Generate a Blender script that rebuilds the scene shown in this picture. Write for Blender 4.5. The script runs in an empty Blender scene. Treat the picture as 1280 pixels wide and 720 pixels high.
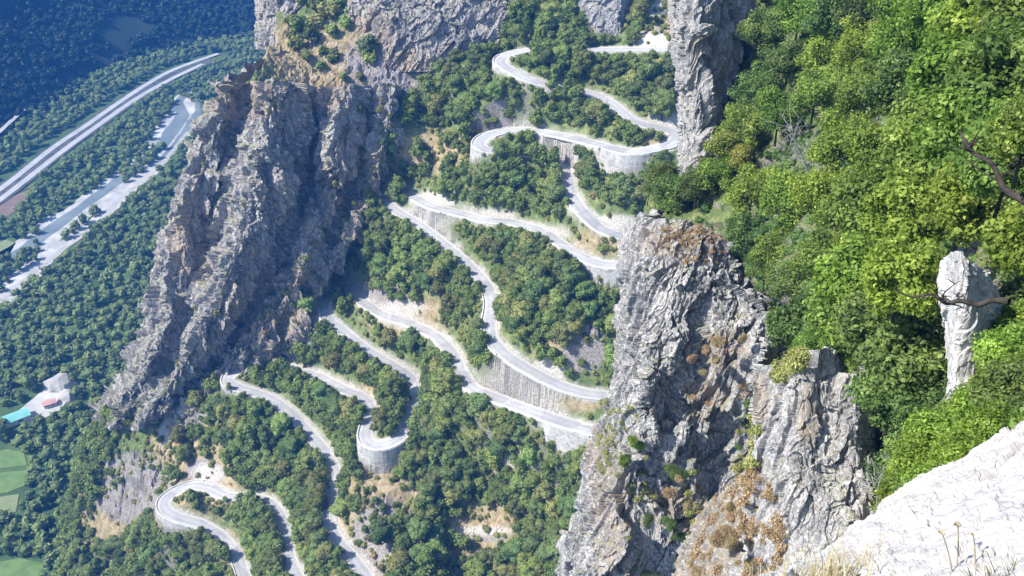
import bpy, math, random
import numpy as np
from mathutils import Vector, Matrix
from mathutils.kdtree import KDTree

R = math.radians
random.seed(7)
rng = np.random.default_rng(11)
scene = bpy.context.scene
C = scene.collection

# ------------------------------------------------------------------ camera, sky, sun, exposure
CZ = 430.0
TH = R(33.0)
F = 1229.0                                  # focal length in pixels of a 1280 wide frame
cam_d = bpy.data.cameras.new('camera')
cam = bpy.data.objects.new('camera', cam_d)
C.objects.link(cam)
cam.location = (0, 0, CZ)
cam.rotation_euler = (R(90) - TH, 0, 0)
cam_d.sensor_width = 36
cam_d.lens = 36 * F / 1280
cam_d.clip_start = 0.1
cam_d.clip_end = 12000
scene.camera = cam

SUN_DIR = Vector((-0.78, -0.20, 0.84)).normalized()
sun_el = math.asin(SUN_DIR.z)
sun_az = math.atan2(SUN_DIR.x, SUN_DIR.y)
world = bpy.data.worlds.new('World')
scene.world = world
world.use_nodes = True
wn = world.node_tree
bg = wn.nodes['Background']
sky = wn.nodes.new('ShaderNodeTexSky')
sky.sky_type = 'NISHITA'
sky.sun_disc = False
sky.sun_elevation = sun_el
sky.sun_rotation = sun_az
sky.altitude = 700
wn.links.new(sky.outputs[0], bg.inputs[0])
bg.inputs[1].default_value = 0.12
sd = bpy.data.lights.new('sun', 'SUN')
sd.energy = 3.9
sd.angle = R(0.53)
sd.color = (1.0, 0.95, 0.87)
sun = bpy.data.objects.new('sun', sd)
C.objects.link(sun)
sun.rotation_euler = SUN_DIR.to_track_quat('Z', 'Y').to_euler()
vs = scene.view_settings
vs.view_transform = 'Standard'
vs.look = 'None'
vs.exposure = 1.45
vs.gamma = 1.0
scene.cycles.max_bounces = 5
scene.cycles.diffuse_bounces = 3
scene.cycles.glossy_bounces = 2
scene.cycles.transmission_bounces = 3
scene.cycles.volume_bounces = 0
scene.cycles.transparent_max_bounces = 4

# ------------------------------------------------------------------ pixels of the photograph -> points in the place
ct, st = math.cos(TH), math.sin(TH)
def ray(px, py):
    u = (px - 640) / F
    v = (360 - py) / F
    return np.array([u, ct + v * st, -st + v * ct])
def at(px, py, Y):                          # point seen at a pixel, Y metres ahead
    d = ray(px, py)
    p = d * (Y / d[1])
    return np.array([p[0], p[1], p[2] + CZ])
def atz(px, py, z):                         # point seen at a pixel, at relative height z
    d = ray(px, py)
    p = d * (z / d[2])
    return np.array([p[0], p[1], p[2] + CZ])
def proj(P):
    P = np.asarray(P, float)
    x = P[..., 0]; y = P[..., 1]; z = P[..., 2] - CZ
    dep = y * ct - z * st
    up = y * st + z * ct
    dep = np.maximum(dep, 0.01)
    return 640 + F * x / dep, 360 - F * up / dep
def in_poly(px, py, poly):
    px = np.asarray(px); py = np.asarray(py)
    r = np.zeros(px.shape, bool)
    n = len(poly)
    for i in range(n):
        x1, y1 = poly[i]; x2, y2 = poly[(i + 1) % n]
        c = ((y1 > py) != (y2 > py)) & (px < (x2 - x1) * (py - y1) / (y2 - y1 + 1e-9) + x1)
        r ^= c
    return r

# ------------------------------------------------------------------ noise
def _hash(ix, iy, iz, k):
    h = (ix * 374761393 + iy * 668265263 + iz * 2147483647 + k * 974634777) & 0xFFFFFFFF
    h = ((h ^ (h >> 13)) * 1274126177) & 0xFFFFFFFF
    h = ((h ^ (h >> 16)) * 2246822519) & 0xFFFFFFFF
    return ((h ^ (h >> 15)) & 0xFFFFFF) / float(0xFFFFFF)
def vnoise(P, k=0):
    I = np.floor(P).astype(np.int64)
    f = P - I
    f = f * f * f * (f * (f * 6 - 15) + 10)
    r = 0
    for dx in (0, 1):
        wx = f[:, 0] if dx else 1 - f[:, 0]
        for dy in (0, 1):
            wy = f[:, 1] if dy else 1 - f[:, 1]
            for dz in (0, 1):
                wz = f[:, 2] if dz else 1 - f[:, 2]
                r = r + wx * wy * wz * _hash(I[:, 0] + dx, I[:, 1] + dy, I[:, 2] + dz, k)
    return r * 2 - 1
def fbm(P, oct=4, k=0, gain=0.5):
    a = 1; s = 0; r = 0
    for o in range(oct):
        r = r + a * vnoise(P * (2.03 ** o) + 17.3 * o, k + o)
        s += a; a *= gain
    return r / s
def ridged(P, oct=4, k=0):
    a = 1; s = 0; r = 0
    for o in range(oct):
        r = r + a * (1 - 2 * np.abs(vnoise(P * (2.07 ** o) + 9.1 * o, k + o)))
        s += a; a *= 0.5
    return r / s
def blocks(P, k=0, tilt=0.9):               # tilted facets, one per Voronoi cell
    I = np.floor(P).astype(np.int64)
    best = np.full(len(P), 1e9)
    val = np.zeros(len(P))
    for dx in (-1, 0, 1):
        for dy in (-1, 0, 1):
            for dz in (-1, 0, 1):
                J = I + np.array([dx, dy, dz])
                a = [_hash(J[:, 0], J[:, 1], J[:, 2], k + q) for q in range(3)]
                c = J + np.stack(a, 1)
                D = P - c
                d = (D ** 2).sum(1)
                m = d < best
                g = [_hash(J[:, 0], J[:, 1], J[:, 2], k + 5 + q) * 2 - 1 for q in range(4)]
                v = g[3] * 0.55 + tilt * (g[0] * D[:, 0] + g[1] * D[:, 1] + g[2] * D[:, 2])
                val = np.where(m, v, val)
                best = np.where(m, d, best)
    return val
def crag(P, size=10.0, amp=2.5, k=0, stretch=(1, 1, 0.45), warp=0.16, dip=0.45):
    W = np.stack([fbm(P / size * 0.9 + 31 * q, 3, 40 + q) for q in range(3)], 1)
    # bedding dips to the lower left
    a = dip
    PR = np.stack([P[:, 0] * math.cos(a) - P[:, 2] * math.sin(a), P[:, 1], P[:, 0] * math.sin(a) + P[:, 2] * math.cos(a)], 1)
    Q = (PR / size) * np.array(stretch) + W * warp
    r = blocks(Q, k) * amp
    r += blocks(Q * 2.3 + W * 0.25, k + 20) * amp * 0.52
    r += blocks(Q * 5.3 + W * 0.5, k + 60) * amp * 0.26
    r += blocks(Q * 12.0 + W * 0.9, k + 80) * amp * 0.12
    r += ridged(Q * 1.6, 4, k + 90) * amp * 0.16
    return r

# ------------------------------------------------------------------ object helpers
def mesh_np(name, V, Fc, mat=None, parent=None, smooth=False, attrs=None):
    V = np.asarray(V, np.float32)
    Fc = np.asarray(Fc, np.int32)
    me = bpy.data.meshes.new(name)
    n, k = Fc.shape
    me.vertices.add(len(V)); me.vertices.foreach_set('co', V.ravel())
    me.loops.add(n * k); me.loops.foreach_set('vertex_index', Fc.ravel())
    me.polygons.add(n)
    me.polygons.foreach_set('loop_start', np.arange(0, n * k, k, dtype=np.int32))
    me.polygons.foreach_set('use_smooth', np.full(n, smooth))
    me.update(calc_edges=True)
    if attrs:
        for an, (dom, arr) in attrs.items():
            a = me.attributes.new(an, 'FLOAT', dom)
            a.data.foreach_set('value', np.asarray(arr, np.float32))
    if mat: me.materials.append(mat)
    o = bpy.data.objects.new(name, me)
    C.objects.link(o)
    if parent: o.parent = parent
    return o
def tag(o, label=None, cat=None, group=None, kind=None):
    if label: o['label'] = label
    if cat: o['category'] = cat
    if group: o['group'] = group
    if kind: o['kind'] = kind
    return o
def empty(name, loc, rz=0.0):
    o = bpy.data.objects.new(name, None)
    C.objects.link(o)
    o.location = loc
    o.rotation_euler = (0, 0, rz)
    o.empty_display_size = 0.3
    return o
def grid_faces(nr, nc):
    i = np.arange((nr - 1) * (nc - 1))
    r = i // (nc - 1); c = i % (nc - 1)
    a = r * nc + c
    return np.stack([a, a + 1, a + nc + 1, a + nc], 1)
def crom(ctrl, n, axis=0):
    A = np.moveaxis(np.asarray(ctrl, float), axis, 0)
    m = len(A)
    t = np.linspace(0, m - 1, n)
    i = np.clip(np.floor(t).astype(int), 0, m - 2)
    f = (t - i).reshape((-1,) + (1,) * (A.ndim - 1))
    p0 = A[np.maximum(i - 1, 0)]; p1 = A[i]; p2 = A[i + 1]; p3 = A[np.minimum(i + 2, m - 1)]
    r = 0.5 * ((2 * p1) + (-p0 + p2) * f + (2 * p0 - 5 * p1 + 4 * p2 - p3) * f ** 2 + (-p0 + 3 * p1 - 3 * p2 + p3) * f ** 3)
    return np.moveaxis(r, 0, axis)
def normals_grid(G):
    du = np.gradient(G, axis=1); dv = np.gradient(G, axis=0)
    n = np.cross(du, dv)
    return n / (np.linalg.norm(n, axis=2, keepdims=True) + 1e-9)
def loft(ctrl, nr, nc):
    return crom(crom(ctrl, nr, 0), nc, 1)
def blur_paint(px, py, spots):              # soft patches of a surface, anchored to the places a pixel shows
    r = np.zeros(len(px))
    for (x, y, rx, ry) in spots:
        d = ((px - x) / rx) ** 2 + ((py - y) / ry) ** 2
        r = np.maximum(r, np.clip(1.6 - 1.3 * d, 0, 1))
    return r

# ------------------------------------------------------------------ materials
def new_mat(name):
    m = bpy.data.materials.new(name)
    m.use_nodes = True
    nt = m.node_tree
    b = nt.nodes['Principled BSDF']
    b.inputs['Roughness'].default_value = 0.9
    b.inputs['Specular IOR Level'].default_value = 0.15
    return m, nt, b
def N(nt, t, **kw):
    n = nt.nodes.new(t)
    for k, v in kw.items(): setattr(n, k, v)
    return n
def wpos(nt, scale=(1, 1, 1)):
    g = N(nt, 'ShaderNodeNewGeometry')
    mp = N(nt, 'ShaderNodeMapping')
    mp.inputs['Scale'].default_value = scale
    nt.links.new(g.outputs['Position'], mp.inputs[0])
    return mp.outputs[0]
def noise(nt, vec, scale, detail=6, rough=0.6, dist=0.0):
    n = N(nt, 'ShaderNodeTexNoise')
    n.inputs['Scale'].default_value = scale
    n.inputs['Detail'].default_value = detail
    n.inputs['Roughness'].default_value = rough
    n.inputs['Distortion'].default_value = dist
    nt.links.new(vec, n.inputs['Vector'])
    return n.outputs['Fac']
def ramp(nt, fac, stops):
    r = N(nt, 'ShaderNodeValToRGB')
    e = r.color_ramp.elements
    while len(e) < len(stops): e.new(0.5)
    for q, (p, c) in enumerate(stops):
        e[q].position = p
        e[q].color = (c[0], c[1], c[2], 1) if hasattr(c, '__len__') else (c, c, c, 1)
    nt.links.new(fac, r.inputs[0])
    return r.outputs[0]
def mix(nt, f, a, b, mode='MIX'):
    m = N(nt, 'ShaderNodeMix', data_type='RGBA', blend_type=mode)
    for s, v in ((m.inputs[0], f), (m.inputs[6], a), (m.inputs[7], b)):
        if isinstance(v, (int, float)): s.default_value = v
        elif isinstance(v, tuple): s.default_value = (v[0], v[1], v[2], 1)
        else: nt.links.new(v, s)
    return m.outputs[2]
def attr(nt, name):
    a = N(nt, 'ShaderNodeAttribute', attribute_name=name)
    return a.outputs['Fac']
def bump(nt, b, h, strength=0.6, dist=0.5):
    n = N(nt, 'ShaderNodeBump')
    n.inputs['Strength'].default_value = strength
    n.inputs['Distance'].default_value = dist
    nt.links.new(h, n.inputs['Height'])
    nt.links.new(n.outputs[0], b.inputs['Normal'])
def mul(nt, a, k, op='MULTIPLY'):
    m = N(nt, 'ShaderNodeMath', operation=op)
    for s, v in ((m.inputs[0], a), (m.inputs[1], k)):
        if isinstance(v, (int, float)): s.default_value = v
        else: nt.links.new(v, s)
    return m.outputs[0]
def up_mask(nt, lo, hi):                    # 1 on ledges that face up
    g = N(nt, 'ShaderNodeNewGeometry')
    s = N(nt, 'ShaderNodeSeparateXYZ')
    nt.links.new(g.outputs['Normal'], s.inputs[0])
    return ramp(nt, s.outputs[2], [(lo, 0.0), (hi, 1.0)])

def rock_mat(name, cols, s=1.0, ledge=(0.30, 0.25, 0.13), ledge_lo=0.55, ledge_amt=0.7, bmp=0.5, bdist=0.4, rust=(0.24, 0.18, 0.12), crk=0.65):
    m, nt, b = new_mat(name)
    v = wpos(nt, (1, 1, 0.45))
    n1 = noise(nt, v, 0.10 * s, 8, 0.65, 0.8)
    n2 = noise(nt, v, 0.55 * s, 8, 0.7, 1.2)
    c = ramp(nt, n1, [(0.30, cols[0]), (0.46, cols[1]), (0.56, cols[2]), (0.70, cols[3])])
    c2 = ramp(nt, n2, [(0.30, cols[0]), (0.50, cols[1]), (0.66, cols[3])])
    c = mix(nt, 0.5, c, c2)
    # tilted mineral streaks
    w = N(nt, 'ShaderNodeTexWave', wave_type='BANDS', bands_direction='DIAGONAL')
    w.inputs['Scale'].default_value = 0.16 * s
    w.inputs['Distortion'].default_value = 14
    w.inputs['Detail'].default_value = 5
    w.inputs['Detail Scale'].default_value = 1.6
    nt.links.new(v, w.inputs['Vector'])
    c = mix(nt, ramp(nt, w.outputs['Fac'], [(0.80, 0.0), (0.97, 0.55)]), c, cols[3])
    # narrow dark joints in the stone
    vo = N(nt, 'ShaderNodeTexVoronoi', feature='DISTANCE_TO_EDGE')
    vo.inputs['Scale'].default_value = 0.5 * s
    wv = N(nt, 'ShaderNodeVectorMath', operation='ADD')
    nn = N(nt, 'ShaderNodeTexNoise'); nn.inputs['Scale'].default_value = 0.8 * s
    nt.links.new(v, nn.inputs['Vector'])
    sc = N(nt, 'ShaderNodeVectorMath', operation='SCALE'); sc.inputs['Scale'].default_value = 2.2 / s
    nt.links.new(nn.outputs['Color'], sc.inputs[0])
    nt.links.new(v, wv.inputs[0]); nt.links.new(sc.outputs[0], wv.inputs[1])
    nt.links.new(wv.outputs[0], vo.inputs['Vector'])
    crack = ramp(nt, vo.outputs['Distance'], [(0.0, 1.0), (0.05, 0.0)])
    c = mix(nt, mul(nt, crack, crk), c, (cols[0][0] * 0.45, cols[0][1] * 0.45, cols[0][2] * 0.45))
    ru = mul(nt, attr(nt, 'rust'), ramp(nt, n2, [(0.42, 0.0), (0.60, 0.9)]))
    c = mix(nt, ru, c, rust)
    n3 = noise(nt, v, 0.22 * s, 5, 0.6)
    lg = mul(nt, up_mask(nt, ledge_lo, min(ledge_lo + 0.25, 1)), ramp(nt, n3, [(0.35, 0.2), (0.55, ledge_amt)]))
    gcol = ramp(nt, n2, [(0.40, (ledge[0] * 0.35, ledge[1] * 0.62, ledge[2] * 0.4)), (0.62, ledge)])
    c = mix(nt, lg, c, gcol)
    nt.links.new(c, b.inputs['Base Color'])
    nb = noise(nt, v, 1.6 * s, 9, 0.72, 0.6)
    h = mul(nt, nb, mul(nt, crack, -0.5), 'ADD')
    bump(nt, b, h, bmp, bdist / s)
    return m

M = {}
M['rock_spur'] = rock_mat('rock_spur', [(0.103, 0.095, 0.095), (0.226, 0.210, 0.205), (0.318, 0.283, 0.242), (0.494, 0.461, 0.426)], 1.0, ledge=(0.309, 0.256, 0.144), bdist=0.8, rust=(0.370, 0.266, 0.174))
M['rock_near'] = rock_mat('rock_near', [(0.074, 0.077, 0.083), (0.186, 0.188, 0.191), (0.304, 0.284, 0.266), (0.547, 0.529, 0.505)], 3.0, ledge=(0.332, 0.260, 0.141), ledge_lo=0.68, ledge_amt=0.55, bdist=0.6)
M['rock_pale'] = rock_mat('rock_pale', [(0.126, 0.124, 0.126), (0.252, 0.244, 0.239), (0.336, 0.315, 0.294), (0.504, 0.491, 0.470)], 5.0, ledge=(0.336, 0.277, 0.168), ledge_lo=0.7, bdist=0.5)
M['rock_slab'] = rock_mat('rock_slab', [(0.20, 0.195, 0.19), (0.38, 0.37, 0.36), (0.48, 0.46, 0.44), (0.62, 0.60, 0.58)], 6.0, ledge_lo=0.9, crk=0.3)
M['rock_white'] = rock_mat('rock_white', [(0.212, 0.205, 0.197), (0.353, 0.339, 0.324), (0.423, 0.409, 0.391), (0.494, 0.480, 0.459)], 16.0, ledge=(0.522, 0.501, 0.452), ledge_lo=0.97, ledge_amt=0.2, bmp=0.5, bdist=0.3, crk=0.08)

def ground_mat():
    m, nt, b = new_mat('slope_ground')
    v = wpos(nt)
    n1 = noise(nt, v, 0.05, 8, 0.65, 0.5)
    n2 = noise(nt, v, 0.35, 8, 0.7, 0.5)
    n3 = noise(nt, v, 1.2, 6, 0.7)
    green = ramp(nt, n2, [(0.32, (0.05, 0.085, 0.03)), (0.5, (0.12, 0.16, 0.055)), (0.66, (0.24, 0.25, 0.11))])
    dry = ramp(nt, n2, [(0.3, (0.14, 0.12, 0.06)), (0.5, (0.32, 0.25, 0.145)), (0.66, (0.45, 0.37, 0.25))])
    rock = ramp(nt, n3, [(0.3, (0.12, 0.11, 0.11)), (0.5, (0.26, 0.235, 0.22)), (0.68, (0.42, 0.38, 0.33))])
    pale = ramp(nt, n3, [(0.3, (0.28, 0.25, 0.21)), (0.5, (0.46, 0.43, 0.39)), (0.66, (0.64, 0.61, 0.57))])
    c = mix(nt, mul(nt, attr(nt, 'dry'), ramp(nt, n1, [(0.3, 0.5), (0.5, 1.0)])), green, dry)
    g = N(nt, 'ShaderNodeNewGeometry'); s = N(nt, 'ShaderNodeSeparateXYZ')
    nt.links.new(g.outputs['Normal'], s.inputs[0])
    st_ = ramp(nt, mul(nt, s.outputs[2], mul(nt, n2, 0.5), 'ADD'), [(0.30, 1.0), (0.50, 0.0)])
    c = mix(nt, st_, c, rock)
    rk = ramp(nt, mul(nt, attr(nt, 'rock'), mul(nt, n2, 0.9), 'MULTIPLY'), [(0.25, 0.0), (0.42, 1.0)])
    c = mix(nt, rk, c, rock)
    c = mix(nt, attr(nt, 'bare'), c, pale)
    nt.links.new(c, b.inputs['Base Color'])
    bump(nt, b, mul(nt, n2, n3, 'ADD'), 0.8, 0.8)
    return m
M['ground'] = ground_mat()

def simple(name, a, bcol, scale=0.3, rough=0.9, spec=0.15, bmp=0.2, bd=0.1, detail=6):
    m, nt, b = new_mat(name)
    n = noise(nt, wpos(nt), scale, detail, 0.65)
    nt.links.new(ramp(nt, n, [(0.34, a), (0.66, bcol)]), b.inputs['Base Color'])
    b.inputs['Roughness'].default_value = rough
    b.inputs['Specular IOR Level'].default_value = spec
    bump(nt, b, n, bmp, bd)
    return m
M['asphalt'] = simple('asphalt', (0.31, 0.305, 0.30), (0.43, 0.42, 0.41), 0.35)
def road_mat():
    m, nt, b = new_mat('worn_asphalt')
    v = wpos(nt)
    n1 = noise(nt, v, 0.12, 6, 0.6); n2 = noise(nt, v, 1.1, 6, 0.7)
    c = ramp(nt, mix(nt, 0.4, n1, n2), [(0.36, (0.272, 0.272, 0.272)), (0.5, (0.363, 0.358, 0.353)), (0.64, (0.464, 0.454, 0.444))])
    a = N(nt, 'ShaderNodeMath', operation='ABSOLUTE'); nt.links.new(attr(nt, 'across'), a.inputs[0])
    tyre = ramp(nt, a.outputs[0], [(0.18, 0.0), (0.42, 0.35), (0.62, 0.0)])
    c = mix(nt, tyre, c, (0.22, 0.22, 0.225))
    edge = ramp(nt, mul(nt, a.outputs[0], mul(nt, n2, 0.35), 'ADD'), [(0.98, 0.0), (1.12, 0.8)])
    c = mix(nt, edge, c, (0.52, 0.49, 0.43))
    pv = N(nt, 'ShaderNodeTexVoronoi'); pv.inputs['Scale'].default_value = 0.09; nt.links.new(v, pv.inputs['Vector'])
    sx = N(nt, 'ShaderNodeSeparateColor'); nt.links.new(pv.outputs['Color'], sx.inputs[0])
    c = mix(nt, ramp(nt, sx.outputs[0], [(0.76, 0.0), (0.78, 0.4)]), c, (0.20, 0.20, 0.205))
    nt.links.new(c, b.inputs['Base Color'])
    return m
M['asphalt'] = road_mat()
M['verge'] = simple('verge', (0.270, 0.252, 0.216), (0.468, 0.450, 0.405), 0.9)
M['stone_pale'] = simple('stone_pale', (0.425, 0.416, 0.391), (0.595, 0.586, 0.552), 1.4, bmp=0.4, bd=0.2)
M['motorway'] = simple('motorway', (0.300, 0.306, 0.318), (0.396, 0.396, 0.396), 0.05)
M['median'] = simple('median', (0.05, 0.06, 0.06), (0.12, 0.12, 0.11), 0.1)
M['river'] = simple('river', (0.112, 0.147, 0.161), (0.196, 0.231, 0.238), 0.03, rough=0.3, spec=0.5, bmp=0.1)
M['gravel'] = simple('gravel', (0.265, 0.265, 0.257), (0.484, 0.476, 0.452), 0.06)
M['track'] = simple('track', (0.280, 0.266, 0.252), (0.406, 0.392, 0.364), 0.1)
M['valley'] = simple('valley_grass', (0.035, 0.07, 0.025), (0.09, 0.14, 0.05), 0.02)
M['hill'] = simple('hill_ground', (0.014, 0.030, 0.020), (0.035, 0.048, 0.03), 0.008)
M['field'] = simple('field_grass', (0.085, 0.15, 0.045), (0.15, 0.22, 0.075), 0.12)
M['field_pale'] = simple('field_pale', (0.15, 0.19, 0.085), (0.21, 0.24, 0.12), 0.12)
M['field_brown'] = simple('field_brown', (0.15, 0.11, 0.09), (0.21, 0.16, 0.13), 0.1)
M['turquoise'] = simple('turquoise_sheet', (0.12, 0.36, 0.34), (0.20, 0.45, 0.42), 0.1, rough=0.5)
M['wall_white'] = simple('render_wall', (0.55, 0.53, 0.50), (0.68, 0.66, 0.62), 0.3)
M['red_roof'] = simple('red_roof', (0.38, 0.20, 0.18), (0.48, 0.30, 0.27), 0.4)
M['dark_glass'] = simple('dark_glass', (0.02, 0.02, 0.03), (0.03, 0.03, 0.04), 0.3, rough=0.2, spec=0.5)
M['bark'] = simple('bark', (0.02, 0.016, 0.013), (0.06, 0.05, 0.042), 3.0, bmp=0.6, bd=0.1)
M['dead_wood'] = simple('dead_wood', (0.20, 0.19, 0.185), (0.32, 0.31, 0.30), 2.0)

def wall_mat():
    m, nt, b = new_mat('masonry')
    g = N(nt, 'ShaderNodeUVMap')
    tc = N(nt, 'ShaderNodeTexCoord')
    br = N(nt, 'ShaderNodeTexBrick')
    br.inputs['Scale'].default_value = 1.0
    br.inputs['Brick Width'].default_value = 1.7
    br.inputs['Row Height'].default_value = 0.85
    br.inputs['Mortar Size'].default_value = 0.08
    br.inputs['Color1'].default_value = (0.28, 0.27, 0.255, 1)
    br.inputs['Color2'].default_value = (0.50, 0.485, 0.46, 1)
    br.inputs['Mortar'].default_value = (0.20, 0.19, 0.18, 1)
    nt.links.new(tc.outputs['UV'], br.inputs['Vector'])
    n = noise(nt, wpos(nt, (1, 1, 0.35)), 0.3, 7, 0.75)
    c = mix(nt, ramp(nt, n, [(0.42, 0.0), (0.58, 0.7)]), br.outputs['Color'], (0.50, 0.49, 0.47))
    n2 = noise(nt, wpos(nt, (1, 1, 0.2)), 0.9, 5, 0.7)
    c = mix(nt, ramp(nt, n2, [(0.55, 0.0), (0.75, 0.5)]), c, (0.22, 0.22, 0.21))
    nt.links.new(c, b.inputs['Base Color'])
    bump(nt, b, br.outputs['Fac'], -0.4, 0.08)
    return m
M['masonry'] = wall_mat()

def leaf_mat(name, cols, trans=0.35, vary=0.16, gloss=0.25, hue=0.462):
    m, nt, b = new_mat(name)
    oi = N(nt, 'ShaderNodeObjectInfo')
    t = attr(nt, 'tone')
    c = ramp(nt, t, [(0.0, cols[0]), (0.45, cols[1]), (0.8, cols[2]), (1.0, cols[3])])
    hs = N(nt, 'ShaderNodeHueSaturation')
    h = mul(nt, mul(nt, oi.outputs['Random'], 0.045), hue, 'ADD')
    nt.links.new(h, hs.inputs['Hue'])
    vv = N(nt, 'ShaderNodeMath', operation='MULTIPLY'); nt.links.new(oi.outputs['Random'], vv.inputs[0]); vv.inputs[1].default_value = 7.31
    fr = N(nt, 'ShaderNodeMath', operation='FRACT'); nt.links.new(vv.outputs[0], fr.inputs[0])
    nt.links.new(mul(nt, mul(nt, fr.outputs[0], vary * 4), 1 - vary * 2, 'ADD'), hs.inputs['Value'])
    nt.links.new(c, hs.inputs['Color'])
    nt.links.new(hs.outputs[0], b.inputs['Base Color'])
    b.inputs['Roughness'].default_value = 0.6
    b.inputs['Specular IOR Level'].default_value = gloss
    tr = N(nt, 'ShaderNodeBsdfTranslucent')
    bright = mix(nt, 1.0, hs.outputs[0], (1.15, 1.2, 0.6), 'MULTIPLY')
    nt.links.new(bright, tr.inputs['Color'])
    ms = N(nt, 'ShaderNodeMixShader'); ms.inputs[0].default_value = trans
    out = nt.nodes['Material Output']
    nt.links.new(b.outputs[0], ms.inputs[1]); nt.links.new(tr.outputs[0], ms.inputs[2])
    nt.links.new(ms.outputs[0], out.inputs['Surface'])
    return m
M['leaf_mid'] = leaf_mat('leaf_mid', [(0.082, 0.128, 0.037), (0.164, 0.234, 0.061), (0.253, 0.336, 0.091), (0.383, 0.443, 0.146)], 0.4, 0.19)
M['leaf_dark'] = leaf_mat('leaf_dark', [(0.056, 0.095, 0.034), (0.120, 0.185, 0.059), (0.197, 0.267, 0.085), (0.294, 0.355, 0.122)], 0.4, 0.19)
M['leaf_olive'] = leaf_mat('leaf_olive', [(0.110, 0.122, 0.043), (0.207, 0.232, 0.073), (0.305, 0.323, 0.116), (0.415, 0.415, 0.183)], 0.4, 0.19)
M['leaf_far'] = leaf_mat('leaf_far', [(0.065, 0.117, 0.039), (0.124, 0.202, 0.065), (0.195, 0.280, 0.091), (0.273, 0.364, 0.130)], 0.3, 0.14)
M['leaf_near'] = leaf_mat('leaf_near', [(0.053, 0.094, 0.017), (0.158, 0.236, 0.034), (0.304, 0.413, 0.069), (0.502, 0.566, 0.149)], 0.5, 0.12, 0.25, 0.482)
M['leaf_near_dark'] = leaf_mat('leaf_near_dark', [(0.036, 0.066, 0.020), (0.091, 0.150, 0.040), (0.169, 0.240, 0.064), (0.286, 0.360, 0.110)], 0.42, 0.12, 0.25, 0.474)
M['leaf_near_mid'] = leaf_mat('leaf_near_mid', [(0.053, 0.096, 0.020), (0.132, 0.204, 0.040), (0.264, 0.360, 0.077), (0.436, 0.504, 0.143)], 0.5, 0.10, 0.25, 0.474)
M['leaf_yellow'] = leaf_mat('leaf_yellow', [(0.10, 0.11, 0.02), (0.20, 0.22, 0.04), (0.31, 0.31, 0.06), (0.42, 0.40, 0.12)], 0.4, 0.08, 0.25, 0.49)
M['leaf_rust'] = leaf_mat('leaf_rust', [(0.13, 0.095, 0.05), (0.26, 0.18, 0.095), (0.38, 0.27, 0.16), (0.50, 0.39, 0.25)], 0.2, 0.05, 0.25, 0.49)
M['straw'] = leaf_mat('straw', [(0.40, 0.33, 0.18), (0.55, 0.48, 0.28), (0.66, 0.60, 0.40), (0.78, 0.74, 0.56)], 0.3, 0.1, 0.2, 0.48)

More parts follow.
